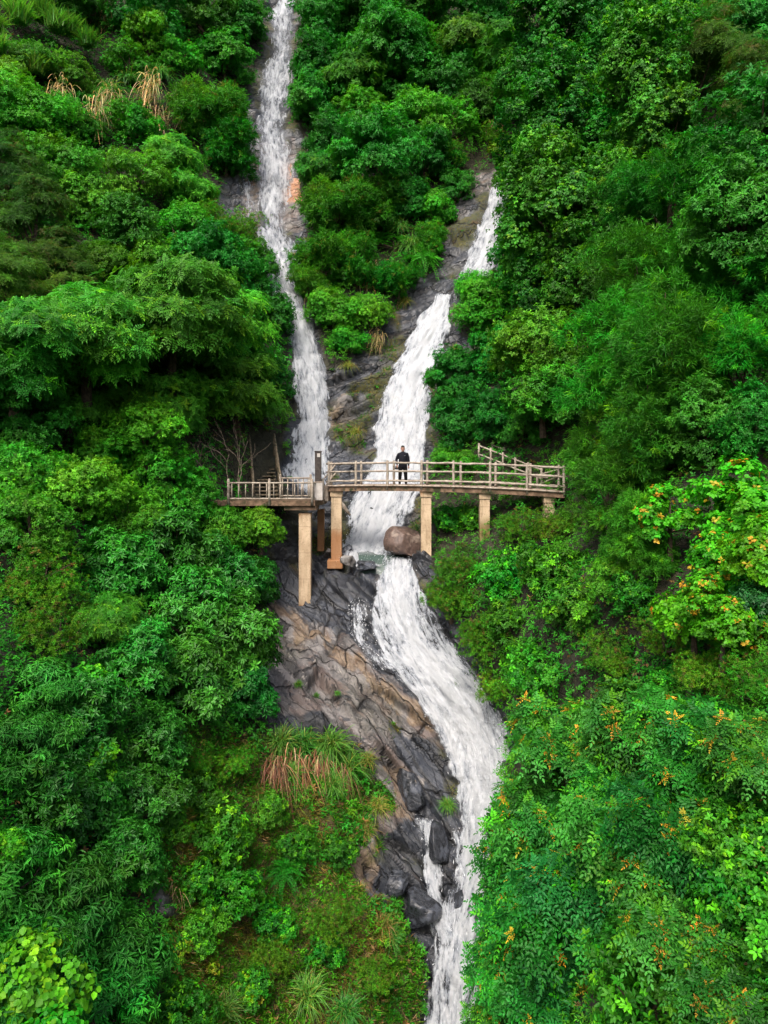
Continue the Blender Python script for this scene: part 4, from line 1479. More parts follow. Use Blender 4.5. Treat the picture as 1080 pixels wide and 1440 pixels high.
def tree(kind, px, py, rpx, label, fwd=0.0, sq=1.0):
    k = KINDS[kind]
    i = TCNT.get(kind, 0)
    TCNT[kind] = i + 1
    nv = 4 if kind in ('round', 'leafy', 'vine', 'glossy') else 3 if kind in ('pinnate', 'cedar', 'broad', 'fine') else 2
    crown, trunk = proto(kind, i % nv)
    pyc = py + VSCAN
    P = terrain(np.full(len(pyc), float(px)), pyc)
    R_eff = k['R'] * max(k['s'][0], .9)
    s = rpx * P[:, 1] / F / R_eff
    z = P[:, 2] + s * k['h0']
    prj = HY - z / (P[:, 1] - fwd) * F
    j = np.argmin(np.abs(prj - py))
    base = P[j]
    sc = s[j]
    rg = random.Random(int(px * 13 + py * 7 + i))
    o = empty(NAMES[kind], (base[0] * (base[1] - fwd) / base[1], base[1] - fwd, base[2]), label, CATS.get(kind, 'tree'), GROUPS[kind])
    o.rotation_euler = (rg.uniform(-.02, .16), rg.uniform(-.09, .09), rg.uniform(0, 6.28))
    # lean towards the valley: tilt first in world space
    o.rotation_mode = 'XYZ'
    M = Matrix.Rotation(rg.uniform(.0, .16), 3, 'X') @ Matrix.Rotation(rg.uniform(-.09, .09), 3, 'Y') @ Matrix.Rotation(rg.uniform(0, 6.28), 3, 'Z')
    o.rotation_euler = M.to_euler()
    a = sc * rg.uniform(.95, 1.06)
    o.scale = (a, a, a * sq)
    link('crown', crown, o)
    link('trunk', trunk, o)
    return o


exec_trees = [
    # ---- top left
    ('round', 205, 22, 52, 'dark shaded tree at the very top edge left of the tall fall'),
    ('round', 285, 34, 55, 'dark bushy tree at the top, second left from the tall fall'),
    ('round', 345, 40, 42, 'narrow dark tree hugging the left side of the tall fall top'),
    ('round', 110, 8, 60, 'nearly black tree along the top left edge of the picture'),
    ('round', 318, 88, 42, 'round dense tree beside the upper part of the tall fall'),
    ('leafy', 208, 58, 38, 'mid green shrub under the dark trees at top left'),
    ('leafy', 245, 80, 34, 'leafy shrub left of the round dense tree near the tall fall'),
    ('leafy', 180, 88, 32, 'soft green shrub beside the tall reeds at top left'),
    ('leafy', 50, 92, 36, 'bright shrub in the grassy top left slope'),
    ('leafy', 15, 130, 42, 'bright green shrub at the left edge near the top'),
    ('leafy', 100, 108, 34, 'light green shrub above the tan reeds at top left'),
    ('leafy', 40, 165, 52, 'bushy green tree at the left edge below the grassy slope'),
    ('leafy', 98, 175, 46, 'green tree beside the tan reed tufts at upper left'),
    ('leafy', 190, 178, 42, 'bright shrub between two tan reed tufts on the left slope'),
    ('weeping', 290, 170, 50, 'weeping tree hanging beside the tall fall with drooping twigs'),
    ('weeping', 318, 215, 42, 'lower drooping bush left of the ochre rock by the tall fall'),
    ('layered', 240, 226, 48, 'small blue green layered tree left of the weeping tree'),
    ('layered', 265, 272, 42, 'small flat topped tree under the blue green layered one'),
    ('leafy', 190, 252, 46, 'shrub dotted with white flowers on the left slope'),
    ('leafy', 92, 238, 52, 'dense green tree above the brownish conifers'),
    ('leafy', 135, 285, 50, 'green tree right of the brownish conifers'),
    ('conifer', 22, 250, 56, 'upper brownish conifer at the left edge'),
    ('conifer', 45, 320, 62, 'tall brownish conifer in the middle of the left edge group'),
    ('conifer', 15, 390, 56, 'lowest brownish conifer at the left edge above the layered trees'),
    ('conifer', 88, 375, 50, 'brownish conifer standing right of the others'),
    ('round', 185, 325, 50, 'shaded tree in the middle of the left slope'),
    ('leafy', 250, 318, 42, 'leafy shrub left of the lime topped bushes'),
    ('fine', 290, 318, 40, 'feathery yellow green bush left of the tall fall foot'),
    ('fine', 338, 322, 36, 'feathery bush touching the left edge of the tall fall'),
    ('leafy', 225, 372, 44, 'rounded shrub above the big layered tree'),
    ('round', 300, 372, 54, 'round bright tree above the right arm of the layered tree', 1.4),
    ('leafy', 345, 372, 40, 'leafy shrub on the brink left of the tall fall'),
    ('leafy', 150, 372, 42, 'fresh green shrub above the middle of the layered tree'),
    ('round', 372, 440, 42, 'dark green tree overhanging the middle of the tall fall'),
    # ---- big layered trees
    ('layered', 235, 455, 112, 'largest layered tree with yellow green topmost leaves, left of the falls', 2),
    ('layered', 120, 470, 104, 'wide layered tree left of the largest one', 2.2),
    ('layered', 318, 470, 80, 'layered tree on the right nearest the tall fall', 1.6),
    ('layered', 25, 490, 94, 'layered tree cut by the left edge of the picture', 2.2),
    ('layered', 335, 555, 72, 'lower shaded layered tree above the wooden steps'),
    ('layered', 240, 560, 70, 'shaded layered tree behind the cone shaped tree'),
    ('layered', 110, 560, 66, 'dark layered tree low in the left hollow'),
    ('round', 40, 590, 60, 'dark tree in the left hollow at the picture edge'),
    ('round', 375, 540, 40, 'dark overhanging tree beside the lower tall fall'),
    # ---- middle left
    ('leafy', 213, 612, 50, 'cone topped fresh green tree in front of the dark hollow', 1.5),
    ('leafy', 235, 668, 58, 'broad lower half of the green mass under the cone topped tree'),
    ('leafy', 150, 640, 46, 'leafy shrub left of the cone topped tree'),
    ('leafy', 40, 665, 56, 'shrub at the left edge level with the bridge'),
    ('leafy', 110, 700, 60, 'wide bright shrub left of the yellowish sapling'),
    ('yellow', 152, 668, 22, 'yellowish sapling with thin stems left of the platform'),
    ('leafy', 30, 735, 60, 'bright shrub at the left edge just below bridge level'),
    ('leafy', 280, 705, 50, 'bushy shrub left of the viewing platform'),
    ('leafy', 318, 742, 42, 'bright shrub under the left end of the viewing platform'),
    ('leafy', 366, 745, 36, 'small tree reaching under the viewing platform slab', .8),
    ('leafy', 185, 735, 58, 'rounded shrub in the middle of the left thicket'),
    ('glossy', 255, 780, 60, 'glossy dark tree left of the platform pier'),
    ('glossy', 325, 822, 56, 'glossy tree leaning toward the tall platform pier'),
    ('glossy', 360, 815, 38, 'outermost glossy branch end near the platform pier'),
    ('fine', 50, 815, 62, 'twiggy olive bush at the left edge'),
    ('fine', 60, 890, 56, 'lower twiggy olive bush with brownish leaves at the left edge'),
    ('glossy', 160, 800, 56, 'glossy tree in the centre of the left thicket'),
    ('layered', 140, 868, 50, 'light green tree with long feather leaves amid the left thicket'),
    ('glossy', 245, 868, 60, 'glossy tree above the shaded gap left of the slab'),
    ('glossy', 318, 900, 62, 'glossy tree overhanging the pale slab'),
    ('glossy', 345, 965, 46, 'lowest glossy tree touching the pale slab'),
    ('glossy', 260, 955, 62, 'deep green glossy tree left of the pale slab'),
    ('glossy', 180, 935, 58, 'glossy tree under the long feather leaved one'),
    ('palmate', 60, 965, 64, 'blue green tree at the left edge halfway down'),
    ('climber', 120, 975, 34, 'bright creeper trailing down in the left thicket'),
    ('glossy', 120, 1010, 58, 'glossy tree below the bright creeper'),
    ('palmate', 25, 1050, 60, 'palmate tree at the left edge above the bright roundleaf vine'),
    ('climber', 140, 1072, 34, 'small light green creeper on the dark lower left trees'),
    ('glossy', 215, 1040, 60, 'glossy dark tree above the mossy bank'),
    ('glossy', 150, 1125, 62, 'glossy tree in the lower left thicket'),
    ('glossy', 70, 1130, 62, 'leafy dark tree at lower left under the creeper'),
    ('glossy', 225, 1130, 52, 'dark tree bordering the mossy bank'),
    ('glossy', 195, 1205, 54, 'shaded tree beside the grey stone in the mossy bank'),
    ('palmate', 45, 1230, 74, 'blue green palmate tree at lower left edge'),
    ('palmate', 110, 1290, 78, 'largest palmate tree behind the roundleaf vine'),
    ('palmate', 185, 1335, 74, 'palmate tree right of the roundleaf vine'),
    ('palmate', 20, 1380, 76, 'palmate tree in the bottom left corner'),
    ('palmate', 155, 1430, 74, 'palmate tree at the bottom edge'),
    ('climber', 80, 1340, 58, 'lime green roundleaf vine hanging over the palmate trees', 2.0),
    ('climber', 62, 1410, 44, 'lower tail of lime roundleaf vine near the bottom left corner', 1.9),
    ('climber', 20, 1195, 26, 'small roundleaf vine shoot at the left edge', .6),
    # ---- mossy bank
    ('broad', 330, 1170, 56, 'fine fresh green bush in the middle of the mossy bank'),
    ('broad', 345, 1250, 50, 'bright bush below the middle of the mossy bank'),
    ('broad', 298, 1245, 34, 'narrow bush right of the grey stone in the bank'),
    ('broad', 262, 1155, 28, 'small light bush on the left rim of the mossy bank'),
    ('broad', 420, 1185, 30, 'small bush under the dead reddish grass'),
    ('fine', 330, 1070, 36, 'olive twiggy bush left of the big grass tuft'),
    ('fine', 280, 1065, 30, 'thin olive bush in the shade above the bank'),
    ('fine', 455, 1300, 40, 'olive low bush on the lower bank'),
    ('fine', 390, 1350, 40, 'low mossy bush near the bottom of the bank'),
    ('fine', 505, 1370, 34, 'brown green bush on wet rock near the bottom'),
    ('broad', 365, 1390, 34, 'small leafy plant near the bottom of the bank'),
    ('yellow', 318, 1362, 15, 'small bright yellow plant low on the bank'),
    ('yellow', 262, 1338, 18, 'yellow green seedling left of the bright yellow plant'),
    ('yellow', 360, 1400, 20, 'pale green seedling right of the bright yellow plant'),
    ('fern', 415, 1225, 30, 'fern in the shade of the mossy bank'),
    ('broad', 265, 1420, 48, 'dark leafy bush at the bottom edge below the yellow plant'),
    # ---- between the falls
    ('round', 455, 28, 48, 'dark tree at the top right beside the tall fall'),
    ('round', 520, 22, 50, 'dark tree at the top between the two falls'),
    ('round', 600, 20, 50, 'tree at the top edge right of the middle'),
    ('round', 675, 25, 48, 'dark tree at the top left of the bright ridge tree'),
    ('round', 550, 62, 52, 'rounded tree with light crown in the upper middle', 1.6),
    ('leafy', 595, 72, 36, 'domed bright shrub in the upper middle'),
    ('layered', 660, 62, 46, 'flat topped tree in the upper middle right'),
    ('layered', 715, 68, 44, 'layered tree left of the bright ridge tree'),
    ('round', 455, 88, 46, 'dark tree just right of the tall fall'),
    ('round', 445, 150, 44, 'green tree leaning over the tall fall on its right'),
    ('layered', 505, 110, 46, 'dark layered tree in the upper middle'),
    ('round', 560, 125, 44, 'leafy tree under the domed bright shrub'),
    ('round', 632, 120, 42, 'tree beside the tan tuft in the upper middle'),
    ('leafy', 510, 165, 42, 'light green shrub in the middle between the falls'),
    ('round', 470, 205, 44, 'tree right of the orange rock'),
    ('leafy', 575, 170, 44, 'sunny shrub in the middle under the leafy tree'),
    ('leafy', 625, 170, 40, 'sunny shrub left of the bare rocky hollow'),
    ('round', 535, 215, 56, 'bushy tree in the middle between both falls', 1.6),
    ('round', 600, 225, 48, 'dark tree above the wet black rock'),
    ('layered', 455, 245, 40, 'blue green layered tree right of the orange rock'),
    ('weeping', 478, 300, 52, 'tall feathery bamboo bush right of the tall fall'),
    ('weeping', 525, 300, 46, 'feathery bamboo bush in the middle between the falls'),
    ('weeping', 455, 375, 44, 'drooping bamboo bush touching the tall fall lower down'),
    ('weeping', 500, 370, 42, 'drooping bamboo bush above the dark cliff'),
    ('weeping', 435, 408, 30, 'small drooping bush at the cliff edge beside the tall fall'),
    ('leafy', 470, 440, 34, 'small leafy shrub hanging on the cliff between the falls'),
    ('round', 570, 282, 38, 'tree at the left of the black wet rock'),
    ('fern', 555, 345, 30, 'fern on the slope left of the slanting fall'),
    ('fern', 590, 372, 30, 'fern drooping toward the dark cliff'),
    ('fine', 640, 225, 26, 'twiggy bush above the slanting fall ledge'),
    ('weeping', 695, 140, 34, 'olive drooping bush in the gap above the slanting fall'),
    ('round', 665, 150, 32, 'small dark tree left of the dry reeds above the slanting fall'),
    ('fine', 690, 195, 24, 'twiggy bush beside the yellow green shrub at the fall head'),
    ('broad', 300, 1310, 34, 'fresh bush left of the bright yellow plant on the bank'),
    ('broad', 400, 1300, 34, 'leafy bush in the lower middle of the mossy bank'),
    ('broad', 295, 1110, 32, 'bush in the upper left of the mossy bank'),
    ('broad', 385, 1135, 30, 'bush left of the hanging dead grass on the bank'),
    ('broad', 470, 1200, 26, 'bush near the tan rock edge of the bank'),
    ('broad', 450, 1340, 28, 'bush above the arching bottom grass'),
    ('broad', 634, 728, 26, 'dark green bush in the shade left of the right bridge pier'),
    ('broad', 662, 730, 22, 'dark low bush directly beside the right bridge pier'),
    ('weeping', 560, 400, 34, 'drooping bush on the cliff top between both falls'),
    ('leafy', 520, 440, 30, 'small shrub on the dark cliff between both falls'),
    ('leafy', 615, 300, 32, 'dark shrub above the wet black rock'),
    ('weeping', 600, 340, 28, 'drooping plant beside the wet black rock'),
    ('round', 640, 265, 28, 'dark bush left of the slanting fall ledge'),
    ('leafy', 660, 400, 24, 'bush in front of the foot of the slanting fall'),
    ('leafy', 490, 480, 24, 'hanging shrub low on the cliff beside the tall fall'),
    ('yellow', 703, 212, 18, 'yellow green shrub at the head of the slanting fall'),
    ('fern', 660, 195, 26, 'fern in the rocky hollow above the slanting fall'),
    # ---- top right
    ('vine', 778, 62, 64, 'bright ridge tree wrapped in vines at the top right', 2),
    ('vine', 735, 120, 42, 'vine covered slope tree left of the bright ridge tree'),
    ('round', 850, 30, 52, 'tree at the top edge right of the ridge tree'),
    ('round', 935, 30, 54, 'tree at the top edge with yellowish twigs'),
    ('round', 1030, 40, 58, 'tree in the top right corner'),
    ('vine', 828, 110, 50, 'vine covered tree in the upper right, right of the ridge tree'),
    ('vine', 905, 115, 68, 'vine covered tree with a pale yellow streak', 1.8),
    ('conifer', 985, 95, 60, 'olive tree near the top right corner'),
    ('conifer', 1055, 120, 56, 'olive tree at the right edge near the top'),
    ('vine', 768, 190, 66, 'vine tower standing directly above the slanting fall', 1.8),
    ('vine', 770, 290, 68, 'lower vine tower right of the slanting fall', 1.6),
    ('vine', 735, 260, 36, 'curtain of vines hanging over the slanting fall'),
    ('vine', 850, 200, 56, 'vine covered tree in the dark groove right of the vine tower'),
    ('vine', 925, 215, 58, 'vine covered tree in the middle of the upper right slope'),
    ('round', 1045, 205, 92, 'large blue green tree at the right edge', 2.4),
    ('round', 985, 250, 56, 'blue green tree left of the large right edge tree'),
    ('vine', 855, 300, 54, 'dark vine tree in the right groove'),
    ('vine', 730, 350, 44, 'vine mass beneath the slanting fall on its right'),
    ('cedar', 925, 300, 76, 'bright cedar in the middle of the right slope', 1.8),
    ('round', 1040, 315, 84, 'blue green broad tree below the large one at the right edge', 2),
    ('vine', 800, 375, 56, 'vine tree above the brown hollow'),
    ('leafy', 690, 410, 44, 'shrub with tiny white blossoms beside the slanting fall'),
    ('leafy', 668, 452, 34, 'leafy shrub overhanging the middle cascade'),
    ('vine', 745, 430, 44, 'vine tree with a brown dry hollow'),
    ('round', 860, 400, 56, 'green tree left of the cedars'),
    ('cedar', 890, 425, 72, 'light cedar left of centre on the right slope', 1.4),
    ('cedar', 960, 400, 64, 'cedar under the bright cedar on the right slope'),
    ('cedar', 1045, 430, 70, 'cedar at the right edge under the broad tree'),
    # ---- right of the cascade
    ('round', 648, 528, 46, 'dark tree leaning over the middle cascade'),
    ('round', 690, 500, 46, 'dark tree between the cascade and the yellow green tree'),
    ('round', 640, 592, 42, 'dark blue green tree behind the person on the right'),
    ('round', 700, 585, 46, 'shaded tree above the right stairs'),
    ('leafy', 762, 495, 66, 'yellow green crowned tree on the right of the cascade', 1.6),
    ('leafy', 765, 560, 58, 'rounded green tree above the end of the bridge', 1),
    ('round', 735, 600, 34, 'small tree shading the right stairs'),
    ('round', 820, 565, 48, 'tree in the dark gap beyond the bridge end'),
    ('leafy', 628, 640, 24, 'small bush behind the rail right of the person'),
    ('leafy', 662, 652, 24, 'small bright bush behind the middle of the bridge'),
    ('cedar', 880, 520, 78, 'large drooping cedar beyond the bridge end', 1.2),
    ('cedar', 955, 500, 86, 'drooping cedar in the centre of the right slope', 1.6),
    ('cedar', 1040, 520, 72, 'olive cedar at the right edge above the lime trees'),
    ('cedar', 862, 620, 62, 'pale green cedar close to the bridge end'),
    ('cedar', 935, 610, 70, 'drooping cedar above the reddish trunk'),
    ('round', 1010, 605, 64, 'dark tree right of the drooping cedars'),
    ('round', 1075, 600, 56, 'shaded tree at the right edge above the lime trees'),
    ('cedar', 865, 700, 58, 'blue green cedar below the bridge end'),
    ('cedar', 905, 760, 52, 'lower cedar with blue green sprays left of the lime trees'),
    ('lime', 1030, 712, 58, 'upper lime green tree with orange tips', .9),
    ('lime', 950, 725, 44, 'lime tree branch on the left with orange tips', .9),
    ('lime', 1070, 775, 53, 'lime tree at the right edge with orange tips', .9),
    ('lime', 985, 790, 44, 'lime tree in the middle of its group', .9),
    ('lime', 955, 850, 53, 'lower lime tree with orange tips beside the dark shrub', .9),
    ('lime', 1005, 880, 44, 'lowest lime tree reaching the feather leaf trees', .9),
    ('rubber', 1055, 860, 46, 'blue black broad leaved shrub at the right edge'),
    ('leafy', 870, 812, 40, 'blue green shrub left of the lime trees'),
    # ---- under the bridge on the right
    ('fine', 650, 800, 44, 'yellow green bush at the foot of the middle bridge pier'),
    ('fine', 728, 745, 34, 'twiggy bush covering the right bridge pier'),
    ('fine', 772, 738, 32, 'bush hiding the last bridge pier', .5),
    ('fine', 640, 835, 50, 'brownish bush overhanging the top of the lower cascade'),
    ('broad', 715, 815, 46, 'green shrub within the twiggy bushes under the bridge'),
    ('broad', 780, 800, 48, 'bright shrub right of the twiggy bushes'),
    ('fine', 688, 900, 44, 'brown green bush right of the lower cascade'),
    ('broad', 730, 885, 46, 'dark green shrub in the hollow right of the cascade'),
    ('broad', 810, 860, 50, 'bright vine like shrub on the lower right slope'),
    ('fine', 700, 960, 40, 'dark bush at the water edge near the splash'),
    ('broad', 770, 940, 46, 'leafy shrub above the orange tipped trees'),
    ('fine', 835, 920, 50, 'olive feathery bush above the orange tipped trees'),
    ('fine', 905, 900, 48, 'olive bush left of the lower lime tree'),
    ('broad', 890, 840, 42, 'sage green shrub in the middle right'),
    ('broad', 645, 958, 14, 'small sprig hanging over the lower cascade'),
    ('fine', 985, 945, 54, 'olive bush below the lime trees'),
    ('fine', 1060, 960, 54, 'olive bush at the right edge below the dark shrub'),
    ('broad', 905, 965, 36, 'light leafy sapling above the orange tipped trees'),
    # ---- bottom right
    ('pinnate', 798, 1045, 78, 'feather leaf tree with many orange tips beside the splash'),
    ('pinnate', 880, 1035, 84, 'feather leaf tree with large orange young leaves at its top'),
    ('pinnate', 985, 1050, 86, 'feather leaf tree with scattered orange tips toward the right'),
    ('pinnate', 1070, 1070, 76, 'feather leaf tree at the right edge'),
    ('pinnate', 780, 1150, 80, 'feather leaf tree leaning over the lower cascade'),
    ('pinnate', 860, 1150, 92, 'densest feather leaf tree in the lower right'),
    ('pinnate', 965, 1160, 92, 'shaded feather leaf tree in the lower right'),
    ('broad', 1050, 1180, 74, 'brighter broad leaved tree at the lower right edge'),
    ('pinnate', 744, 1250, 78, 'feather leaf tree hiding the foot of the cascade'),
    ('pinnate', 830, 1270, 94, 'feather leaf tree in the middle of the lower right mass'),
    ('pinnate', 940, 1285, 94, 'dark feather leaf tree low on the right'),
    ('broad', 1045, 1290, 84, 'broad leaved tree under the brighter one at the right edge'),
    ('pinnate', 730, 1345, 66, 'feather leaf tree by the cascade near the bottom'),
    ('pinnate', 800, 1385, 92, 'feather leaf tree at the bottom edge right of the cascade'),
    ('broad', 910, 1400, 92, 'bright green tree at the bottom edge'),
    ('pinnate', 1020, 1410, 92, 'feather leaf tree in the bottom right corner'),
    ('pinnate', 705, 1420, 50, 'small feather leaf tree at the bottom beside the water'),
]
for row in exec_trees:
    tree(*row)

# ------------------------------------------------------------------ grass tufts
def make_tuft(name, seed, n, L, W, base, spread, droop, col2=None):
    r = np.random.default_rng(seed)
    V, C, Fc = [], [], []
    K = 6
    face = droop > 1.05
    az = -1.57 + r.normal(0, .75, n) if face else r.uniform(0, 6.283, n)
    el = r.uniform(.1, spread, n)
    b = r.normal(0, .10, (n, 3)) * (np.array([2.0, .6, 2.6]) if face else np.array([1, 1, .2]))
    l = L * r.uniform(.55, 1.1, n)
    dr = droop * r.uniform(.6, 1.3, n)
    c = tintv(r, n, base, .1, .22)
    if col2 is not None:
        s = r.random(n) < col2[1]
        c[s] = tintv(r, s.sum(), col2[0], .1, .25)
    hz = np.stack([np.cos(az), np.sin(az), az * 0], 1)
    sd = np.stack([-np.sin(az), np.cos(az), az * 0], 1)
    tw = r.normal(0, .5, n)[:, None]
    sd = unit(sd + hz * tw * .4 + np.array([0, 0, 1]) * tw * .5)
    for k in range(K + 1):
        t = k / K
        p = b + hz * (np.sin(el) * l * t)[:, None]
        p[:, 2] += np.cos(el) * l * t - dr * l * t ** (2.2 if droop < 1.5 else 1.6)
        w = W * (1 - t) ** .6 * (.5 + min(t * 3, .5))
        V.append(np.stack([p - sd * w, p + sd * w], 1))
        C.append(np.repeat((c * (.85 + .3 * t))[:, None], 2, 1))
    V = np.stack(V, 1)  # n,K+1,2,3
    C = np.stack(C, 1)
    i0 = np.arange(n)[:, None] * (K + 1) * 2 + np.arange(K)[None] * 2
    Fc = np.stack([i0, i0 + 1, i0 + 3, i0 + 2], -1).reshape(-1, 4)
    return mesh_np(name, V.reshape(-1, 3), Fc, M_GRASS, dict(tint=C.reshape(-1, 3)), smooth=True)


GREEN_T = [make_tuft('green_blades', 5 + i, 320, 1.15, .014, (.055, .20, .018), 1.0, .75, ((.16, .20, .03), .12)) for i in range(2)]
MEADOW_T = [make_tuft('meadow_blades', 65 + i, 520, 1.0, .022, (.085, .25, .020), .7, .4, ((.13, .26, .03), .3)) for i in range(2)]
DEAD_T = [make_tuft('dead_blades', 15 + i, 190, 1.15, .014, (.22, .10, .05), 1.1, 1.9, ((.46, .30, .16), .3)) for i in range(2)]
TAN_T = [make_tuft('tan_blades', 25 + i, 150, 1.0, .016, (.40, .29, .13), .9, 1.5, ((.09, .15, .03), .25)) for i in range(2)]
YEL_T = [make_tuft('yellow_green_blades', 35 + i, 220, 1.0, .010, (.13, .19, .02), 1.1, .9, ((.34, .22, .06), .25)) for i in range(2)]
GCNT = {}


def tuft(kind, px, py, rpx, label, fwd=.1):
    src = dict(meadow=MEADOW_T, green=GREEN_T, dead=DEAD_T, tan=TAN_T, yel=YEL_T)[kind]
    i = GCNT.get(kind, 0)
    GCNT[kind] = i + 1
    P = terrain(px, py)[0]
    s = rpx * P[1] / F
    o = link({'meadow': 'grass_tuft', 'green': 'grass_tuft', 'dead': 'dead_grass_tuft', 'tan': 'reed_tuft', 'yel': 'grass_tuft'}[kind], src[i % 2])
    o.location = P + np.array([0, -fwd - .1 * s, 0])
    rg = random.Random(int(px * 3 + py))
    o.rotation_euler = (Matrix.Rotation(rg.uniform(.25, .6), 3, 'X') @ Matrix.Rotation(rg.uniform(0, 6.28), 3, 'Z')).to_euler()
    if kind == 'meadow':
        o.rotation_euler = (rg.uniform(.05, .3), 0, rg.uniform(0, 6.28))
        s *= .8
    if kind in ('dead', 'tan'):
        o.rotation_euler = (0, 0, rg.uniform(-.5, .5))
    o.scale = (s, s, s)
    tag(o, label, 'grass', {'meadow': 'green grass tufts', 'green': 'green grass tufts', 'dead': 'dead grass tufts', 'tan': 'tan reed tufts', 'yel': 'yellow green grass tufts'}[kind])


for row in [
    ('green', 400, 1040, 50, 'leftmost part of the big green grass tuft under the pale slab'),
    ('green', 432, 1036, 52, 'big green grass tuft just under the pale slab'),
    ('green', 468, 1045, 54, 'green grass tuft right of the biggest one under the slab'),
    ('green', 494, 1075, 52, 'green grass tuft drooping beside the dead reddish grass'),
    ('dead', 390, 1080, 48, 'leftmost reddish dead grass tuft hanging on the bank'),
    ('dead', 422, 1074, 54, 'largest reddish dead grass tuft hanging on the bank'),
    ('dead', 456, 1068, 46, 'reddish dead grass tuft under the big green tuft'),
    ('dead', 486, 1088, 36, 'small dead grass tuft mixed with the drooping green one'),
    ('green', 412, 1085, 36, 'drooping green grass between the dead reddish tufts'),
    ('green', 470, 1100, 36, 'green blades hanging in front of the small dead tuft'),
    ('yel', 370, 1105, 32, 'yellow green grass left of the dead reddish tufts'),
    ('yel', 520, 1065, 32, 'yellow green grass at the right of the pale slab foot'),
    ('yel', 535, 1130, 36, 'yellow green grass tuft on the rim of the wet rock'),
    ('yel', 512, 1165, 34, 'yellow green grass lower on the rim of the wet rock'),
    ('yel', 528, 1300, 40, 'yellow grass tuft near the glossy black rocks'),
    ('green', 540, 1320, 32, 'green grass tuft under the glossy black rocks'),
    ('green', 430, 1395, 48, 'arching green grass at the bottom of the bank'),
    ('green', 470, 1420, 44, 'arching grass in the bottom middle'),
    ('yel', 500, 1250, 30, 'grass hanging over the tan rock edge'),
    ('green', 335, 1410, 42, 'dark grass tuft at the bottom left of the bank'),
    ('tan', 265, 1245, 34, 'tan dry grass beside the grey stone in the bank'),
    ('green', 628, 1130, 22, 'mossy round tuft of grass beside the lower cascade'),
    ('green', 419, 965, 12, 'tiny green tuft in a crack of the pale slab'),
    ('green', 448, 968, 8, 'tinier green tuft right of the first on the pale slab'),
    ('green', 475, 975, 8, 'green sprout on the right of the pale slab'),
    ('tan', 520, 395, 38, 'tan hanging reeds in the middle between the falls'),
    ('tan', 460, 428, 28, 'pale reed tuft beside the tall fall'),
    ('tan', 440, 425, 20, 'small pale reeds at the cliff edge by the tall fall'),
    ('tan', 530, 480, 22, 'brown grass tuft on the dark cliff'),
    ('yel', 490, 520, 24, 'yellow moss grass on the dark cliff left of the cascade'),
    ('yel', 555, 560, 18, 'grass tuft close to the middle cascade'),
    ('yel', 570, 425, 22, 'yellow green grass on the cliff top beside the cascade head'),
    ('yel', 500, 610, 22, 'yellow grass low on the cliff behind the bridge'),
    ('tan', 700, 170, 26, 'reddish dry reeds above the slanting fall'),
    ('tan', 615, 50, 22, 'dry reeds in the upper middle'),
    ('green', 580, 350, 40, 'long hanging grass left of the slanting fall'),
    ('green', 560, 325, 32, 'hanging grass above the dark cliff'),
    ('tan', 145, 180, 40, 'tan reeds on the upper left slope', 1.1),
    ('tan', 98, 130, 33, 'tan reeds near the top left shrubs', 1.1),
    ('tan', 220, 145, 40, 'pale reed plumes in the upper left, uppermost right', 1.1),
    ('tan', 258, 165, 33, 'pale reed plumes beside the weeping tree', 1.1),
    ('tan', 230, 175, 31, 'lower pale reeds under the uppermost plumes', 1.1),
    ('tan', 165, 148, 31, 'rusty dry reeds in the middle of the upper left slope', 1.1),
    ('tan', 150, 30, 30, 'dry reeds at the top edge on the left'),
    ('tan', 305, 300, 22, 'dry tuft at the foot of the ochre rock by the tall fall'),
    ('meadow', 30, 25, 60, 'tall bright grass in the top left corner', 1.6),
    ('meadow', 75, 45, 52, 'tall grass right of the corner grass at top left', 1.6),
    ('meadow', 115, 65, 46, 'tall grass running down the upper left slope', 1.6),
    ('meadow', 10, 60, 52, 'tall grass at the left edge near the top', 1.6),
    ('meadow', 45, 50, 56, 'tall bright grass between the corner grass and the shrubs at top left', 1.6),
    ('meadow', 95, 62, 52, 'tall swaying grass in the middle of the top left meadow', 1.6),
    ('meadow', 20, 88, 50, 'bright grass under the corner grass at the left edge', 1.6),
    ('meadow', 138, 82, 44, 'grass at the lower right end of the top left meadow', 1.6),
    ('meadow', 70, 110, 44, 'grass between the shrubs in the upper left', 1.6),
    ('green', 140, 130, 36, 'grass above the tan reeds on the upper left slope'),
    ('green', 160, 125, 42, 'blue green reeds in the upper left slope'),
    ('green', 225, 120, 40, 'tall reeds left of the round dense tree'),
    ('green', 185, 120, 36, 'tall reeds between the shrubs in the upper left'),
    ('yel', 640, 490, 18, 'yellow green tuft on the right bank of the middle cascade'),
]:
    tuft(*row)

# bare twigs left of the stairs
tw = MB()
random.seed(8)


def twig(p, d, L, r, depth):
    pts = [p]
    for _ in range(5):
        d = (d + Vector((random.uniform(-.35, .35), random.uniform(-.3, .3), random.uniform(-.25, .3)))).normalized()
        pts.append(pts[-1] + d * L / 5)
    tw.tube(pts, [r * (1 - .12 * i) for i in range(6)], 5)
    if depth:
        for k in (2, 3, 4, 5):
            if random.random() < .8:
                twig(pts[k], (d + Vector((random.uniform(-1, 1), random.uniform(-.5, .3), random.uniform(-.3, .9)))).normalized(), L * .6, r * .55, depth - 1)


tb = pt(322, 690, 32.2)
for k in range(5):
    twig(tb + Vector((random.uniform(-.7, .7), random.uniform(-.3, .3), -.2)), Vector((random.uniform(-.8, .5), -.2, 1)).normalized(), random.uniform(1.6, 2.6), .028, 2)
tag(tw.build('bare_shrub', M_TWIG, origin=tb, smooth=True), 'bare grey branching shrub in the dark left of the wooden steps', 'shrub')

